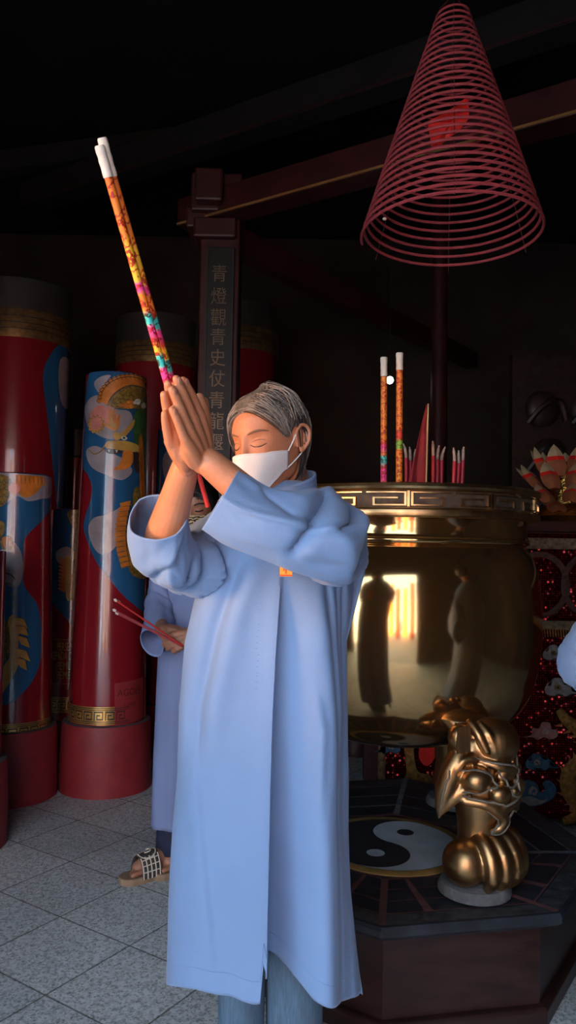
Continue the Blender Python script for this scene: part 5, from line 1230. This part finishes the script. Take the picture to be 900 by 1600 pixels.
for i, ft in enumerate((footA, footB)):
    so = MB(); out = []
    for q, w in ((-.075,.016),(-.065,.028),(-.04,.034),(.0,.036),(.05,.041),(.10,.046),(.14,.043),(.165,.030),(.175,.012)): out.append((q, w))
    loop = [ft+fdir*q+fl_*w for q, w in out]+[ft+fdir*q-fl_*w for q, w in reversed(out)]
    so.loft([[p+Vector((0,0,z)) for p in loop] for z in (.0,.012,.026)]); sd = child2('sandal', so, SOLE, smooth=False, bevel=.004)
    st = MB(); rr = []; R2 = .050
    for q in np.linspace(.030,.105,6):
        rr.append([ft+fdir*q+fl_*(R2*math.cos(a))+Vector((0,0,.020+(.082-.16*(q-.03))*math.sin(a))) for a in np.linspace(0,PI,22)])
    st.loft(rr, False); o = child2('strap', st, STRAP, solid=.004); o.parent = sd
    mb = MB()
    for q in np.linspace(.034,.102,5):
        mb.tube([ft+fdir*q+fl_*((R2+.003)*math.cos(a))+Vector((0,0,.020+(.085-.16*(q-.03))*math.sin(a))) for a in np.linspace(0,PI*.36,8)], .0026, 5)
        mb.tube([ft+fdir*q+fl_*((R2+.003)*math.cos(a))+Vector((0,0,.020+(.085-.16*(q-.03))*math.sin(a))) for a in np.linspace(PI*.62,PI,8)], .0026, 5)
    for a in (PI*.1,PI*.2,PI*.3): mb.tube([ft+fdir*q+fl_*((R2+.003)*math.cos(a))+Vector((0,0,.020+(.085-.16*(q-.03))*math.sin(a))) for q in (.034,.102)], .0020, 5)
    cq = .068; ov = [ft+fdir*(cq+.034*math.cos(t))+fl_*(.030*math.sin(t))+Vector((0,0,.105-.16*(cq+.034*math.cos(t)-.03)-.012*abs(math.sin(t)))) for t in np.linspace(0,2*PI,28)]
    mb.tube(ov, .0028, 6); mb.tube([ft+fdir*(cq+.016*math.cos(t))+fl_*(.012*math.sin(t))+Vector((0,0,.108-.16*(cq+.016*math.cos(t)-.03))) for t in np.linspace(.6,4.6,14)], .0026, 6)
    o = child2('strap_pattern', mb, LETTR); o.parent = sd
# thin incense sticks in that person's hands
gc = W(270,999,2.725)
for i, (tx, ty, pos) in enumerate(((178,936,'topmost, its tip highest'),(183,938.5,'second from the top'),(176,952,'third from the top'),(180,957,'lowest of the fan'))):
    b = gc+Vector((.012, .003*(i-1.5), -.010+.003*(1.5-i))); t = W(tx, ty, 2.60+.02*i); o = empty('incense_stick', b, 'thin red incense stick held by the person behind, %s' % pos, 'incense stick', 'thin red incense sticks in the hands of the person behind')
    ax_ = t-b; o.rotation_mode = 'QUATERNION'; o.rotation_quaternion = ax_.to_track_quat('Z','Y'); Ln = ax_.length
    mb = MB(); mb.lathe([(.001,-.03),(.0030,-.029),(.0032,Ln-.012),(.001,Ln-.012)], n=10); mb.build('red_stick', STICKR if i == 0 else INC, o)
    mb = MB(); mb.lathe([(.001,Ln-.013),(.0046,Ln-.012),(.0050,Ln-.004),(.001,Ln)], n=10); mb.build('pale_tip', CREAMW, o)

# ================= robed person cut by the right border
D2 = 1.84
info3 = person_root('person', (.965, 1.72, 0), 'robed person cut off by the right border, only a blue sleeve showing')
HM = headM(Vector((.965,1.72,1.50)), 60, 8, 0, 1.0)
b3 = MB(); merge(b3, head_mb(), HM)
b3.capsule([(.965,1.73,1.46),(.965,1.74,1.36),(.965,1.74,1.30)], [.05,.05,.06], 18); b3.capsule([(.965,1.74,1.30),(.965,1.74,1.15),(.965,1.74,.85)], [.07,.105,.10], 18)
hw1, hw2 = Vector((.90,1.50,1.12)), Vector((.96,1.47,1.12))
b3.capsule([(.88,1.74,1.23),(.82,1.74,1.14),(.77,1.70,1.05)], [.034,.028,.024], 14); b3.capsule([(.77,1.70,1.05),(.81,1.61,1.06),hw1], [.024,.026,.024], 14)
b3.capsule([(1.05,1.74,1.23),(1.11,1.74,1.14),(1.15,1.70,1.05)], [.034,.028,.024], 14); b3.capsule([(1.15,1.70,1.05),(1.09,1.61,1.06),hw2+Vector((.06,0,0))], [.024,.026,.024], 14)
for hw, sx_, fx in ((hw1,1,1),(hw2+Vector((.06,0,0)),-1,-1)):
    hmb = hand_mb(curl=(46,50,52,54)); Mh = frame(hw, Vector((.6*fx,-.5,.3)), Vector((0,-.9,.3)))
    if (Mh.to_3x3() @ Vector((1,0,0))).z < 0: flipx(hmb)
    merge(b3, hmb, Mh)
for s in (-1, 1):
    b3.capsule([(.965+.07*s,1.74,.85),(.965+.08*s,1.74,.45),(.965+.08*s,1.75,.09)], [.08,.055,.036], 14); b3.capsule([(.965+.08*s,1.77,.045),(.965+.08*s,1.70,.05),(.965+.085*s,1.60,.03)], [.034,.034,.022], 14)
p3 = finish_body(info3, b3, SKIN2, .005)
def child3(name, mb, m, **kw): return child(name, mb, m, p3, info3, **kw)
def hairline(az):
    a = abs(math.degrees(az)); return pick([0,30,60,75,95,110,180],[.07,.06,.03,0,.026,-.05,-.11],a)
child3('hair', hair_base(.012), HAIRB)
rws = []
for j in range(60):
    t = j/59; z = 1.36-(1.36-.27)*t; a_ = pick([0,.05,.1,.3,.6,1],[.06,.12,.175,.19,.205,.285],t); b_ = pick([0,.05,.1,.3,.6,1],[.06,.10,.13,.14,.15,.19],t)
    rws.append([Vector((.965+(a_+.008*math.sin(k*.5)*t)*math.cos(2*PI*k/96), 1.74+(b_+.010*math.sin(k*.42)*t)*math.sin(2*PI*k/96), z)) for k in range(96)])
mb = MB(); mb.loft(rws, True, (False, False)); r3 = child3('robe', mb, ROBE, solid=.003, sharp=55)
S3 = [(Vector((.87,1.56,1.15)),Vector((.87,1.54,1.0)),.05),(Vector((.80,1.64,1.13)),Vector((.79,1.64,.95)),.055),(W(899,985,1.86),W(909,1078,1.84),.06),(Vector((.745,1.75,1.17)),Vector((.80,1.75,1.0)),.065),(Vector((.81,1.74,1.25)),Vector((.86,1.74,1.06)),.07),(Vector((.87,1.74,1.30)),Vector((.90,1.74,1.10)),.07)]
mb = MB(); sections(mb, S3, 40, 6, .006, 31., pinch=pinch2, sq=1.05); o = child3('sleeve', mb, ROBE, solid=.003, sharp=60); o.parent = r3
S4_ = [(Vector((1.06,1.56,1.15)),Vector((1.06,1.54,1.0)),.05),(Vector((1.13,1.64,1.13)),Vector((1.14,1.64,.95)),.055),(Vector((1.22,1.70,1.12)),Vector((1.18,1.70,.97)),.06),(Vector((1.20,1.74,1.2)),Vector((1.15,1.74,1.04)),.06),(Vector((1.12,1.74,1.25)),Vector((1.07,1.74,1.06)),.07),(Vector((1.06,1.74,1.30)),Vector((1.03,1.74,1.10)),.07)]
mb = MB(); sections(mb, S4_, 40, 6, .006, 35.); o = child3('sleeve', mb, ROBE, solid=.003, sharp=60); o.parent = r3
mb = MB()
for s in (-1, 1): mb.loft([[Vector((.965+.08*s+r*math.cos(a), 1.75+r*math.sin(a), z)) for a in np.linspace(0,2*PI,24,endpoint=False)] for z, r in ((.6,.08),(.3,.068),(.08,.062))], True, (False, False))
child3('trousers', mb, NAVY, solid=.003)
for s in (-1, 1):
    mb = MB(); mb.loft([[Vector((.965+.08*s+w*math.cos(a), 1.76-q, h*.5+h*.5*math.sin(a))) for a in np.linspace(0,2*PI,20,endpoint=False)] for q, w, h in ((-.075,.018,.05),(-.05,.036,.07),(.03,.042,.072),(.12,.045,.05),(.18,.03,.036),(.20,.012,.022))]); child3('shoe', mb, MATS['black_canvas1'])
# ------------------------------------------------------------------ light
wd = bpy.data.worlds.new('world'); SC.world = wd; wd.use_nodes = True
bg = wd.node_tree.nodes['Background']; bg.inputs['Color'].default_value = (.58,.78,1.0,1); bg.inputs['Strength'].default_value = 6.2
def light(name, kind, loc, target, energy, col, **kw):
    l = bpy.data.lights.new(name, kind); l.energy = energy; l.color = col
    for k, v in kw.items(): setattr(l, k, v)
    o = bpy.data.objects.new(name, l); COL.objects.link(o); o.location = loc
    o.rotation_euler = (Vector(target)-Vector(loc)).to_track_quat('-Z', 'Y').to_euler(); return o
light('sun', 'SUN', (-3,6,12), (0,-4,0), 34.0, (1,.95,.88), angle=.01)
p_ = light('doorway_portal', 'AREA', ((DOOR[0]+DOOR[1])/2, YF-.06, DOOR[2]/2), ((DOOR[0]+DOOR[1])/2, 3, DOOR[2]/2), 1, (1,1,1), shape='RECTANGLE', size=DOOR[1]-DOOR[0], size_y=DOOR[2])
p_.data.cycles.is_portal = True
light('warm_glow', 'SPOT', (-1.6,.75,1.42), (-.12,1.40,1.44), 175, (1,.48,.20), spot_size=R_(42), spot_blend=.7, shadow_soft_size=.22)
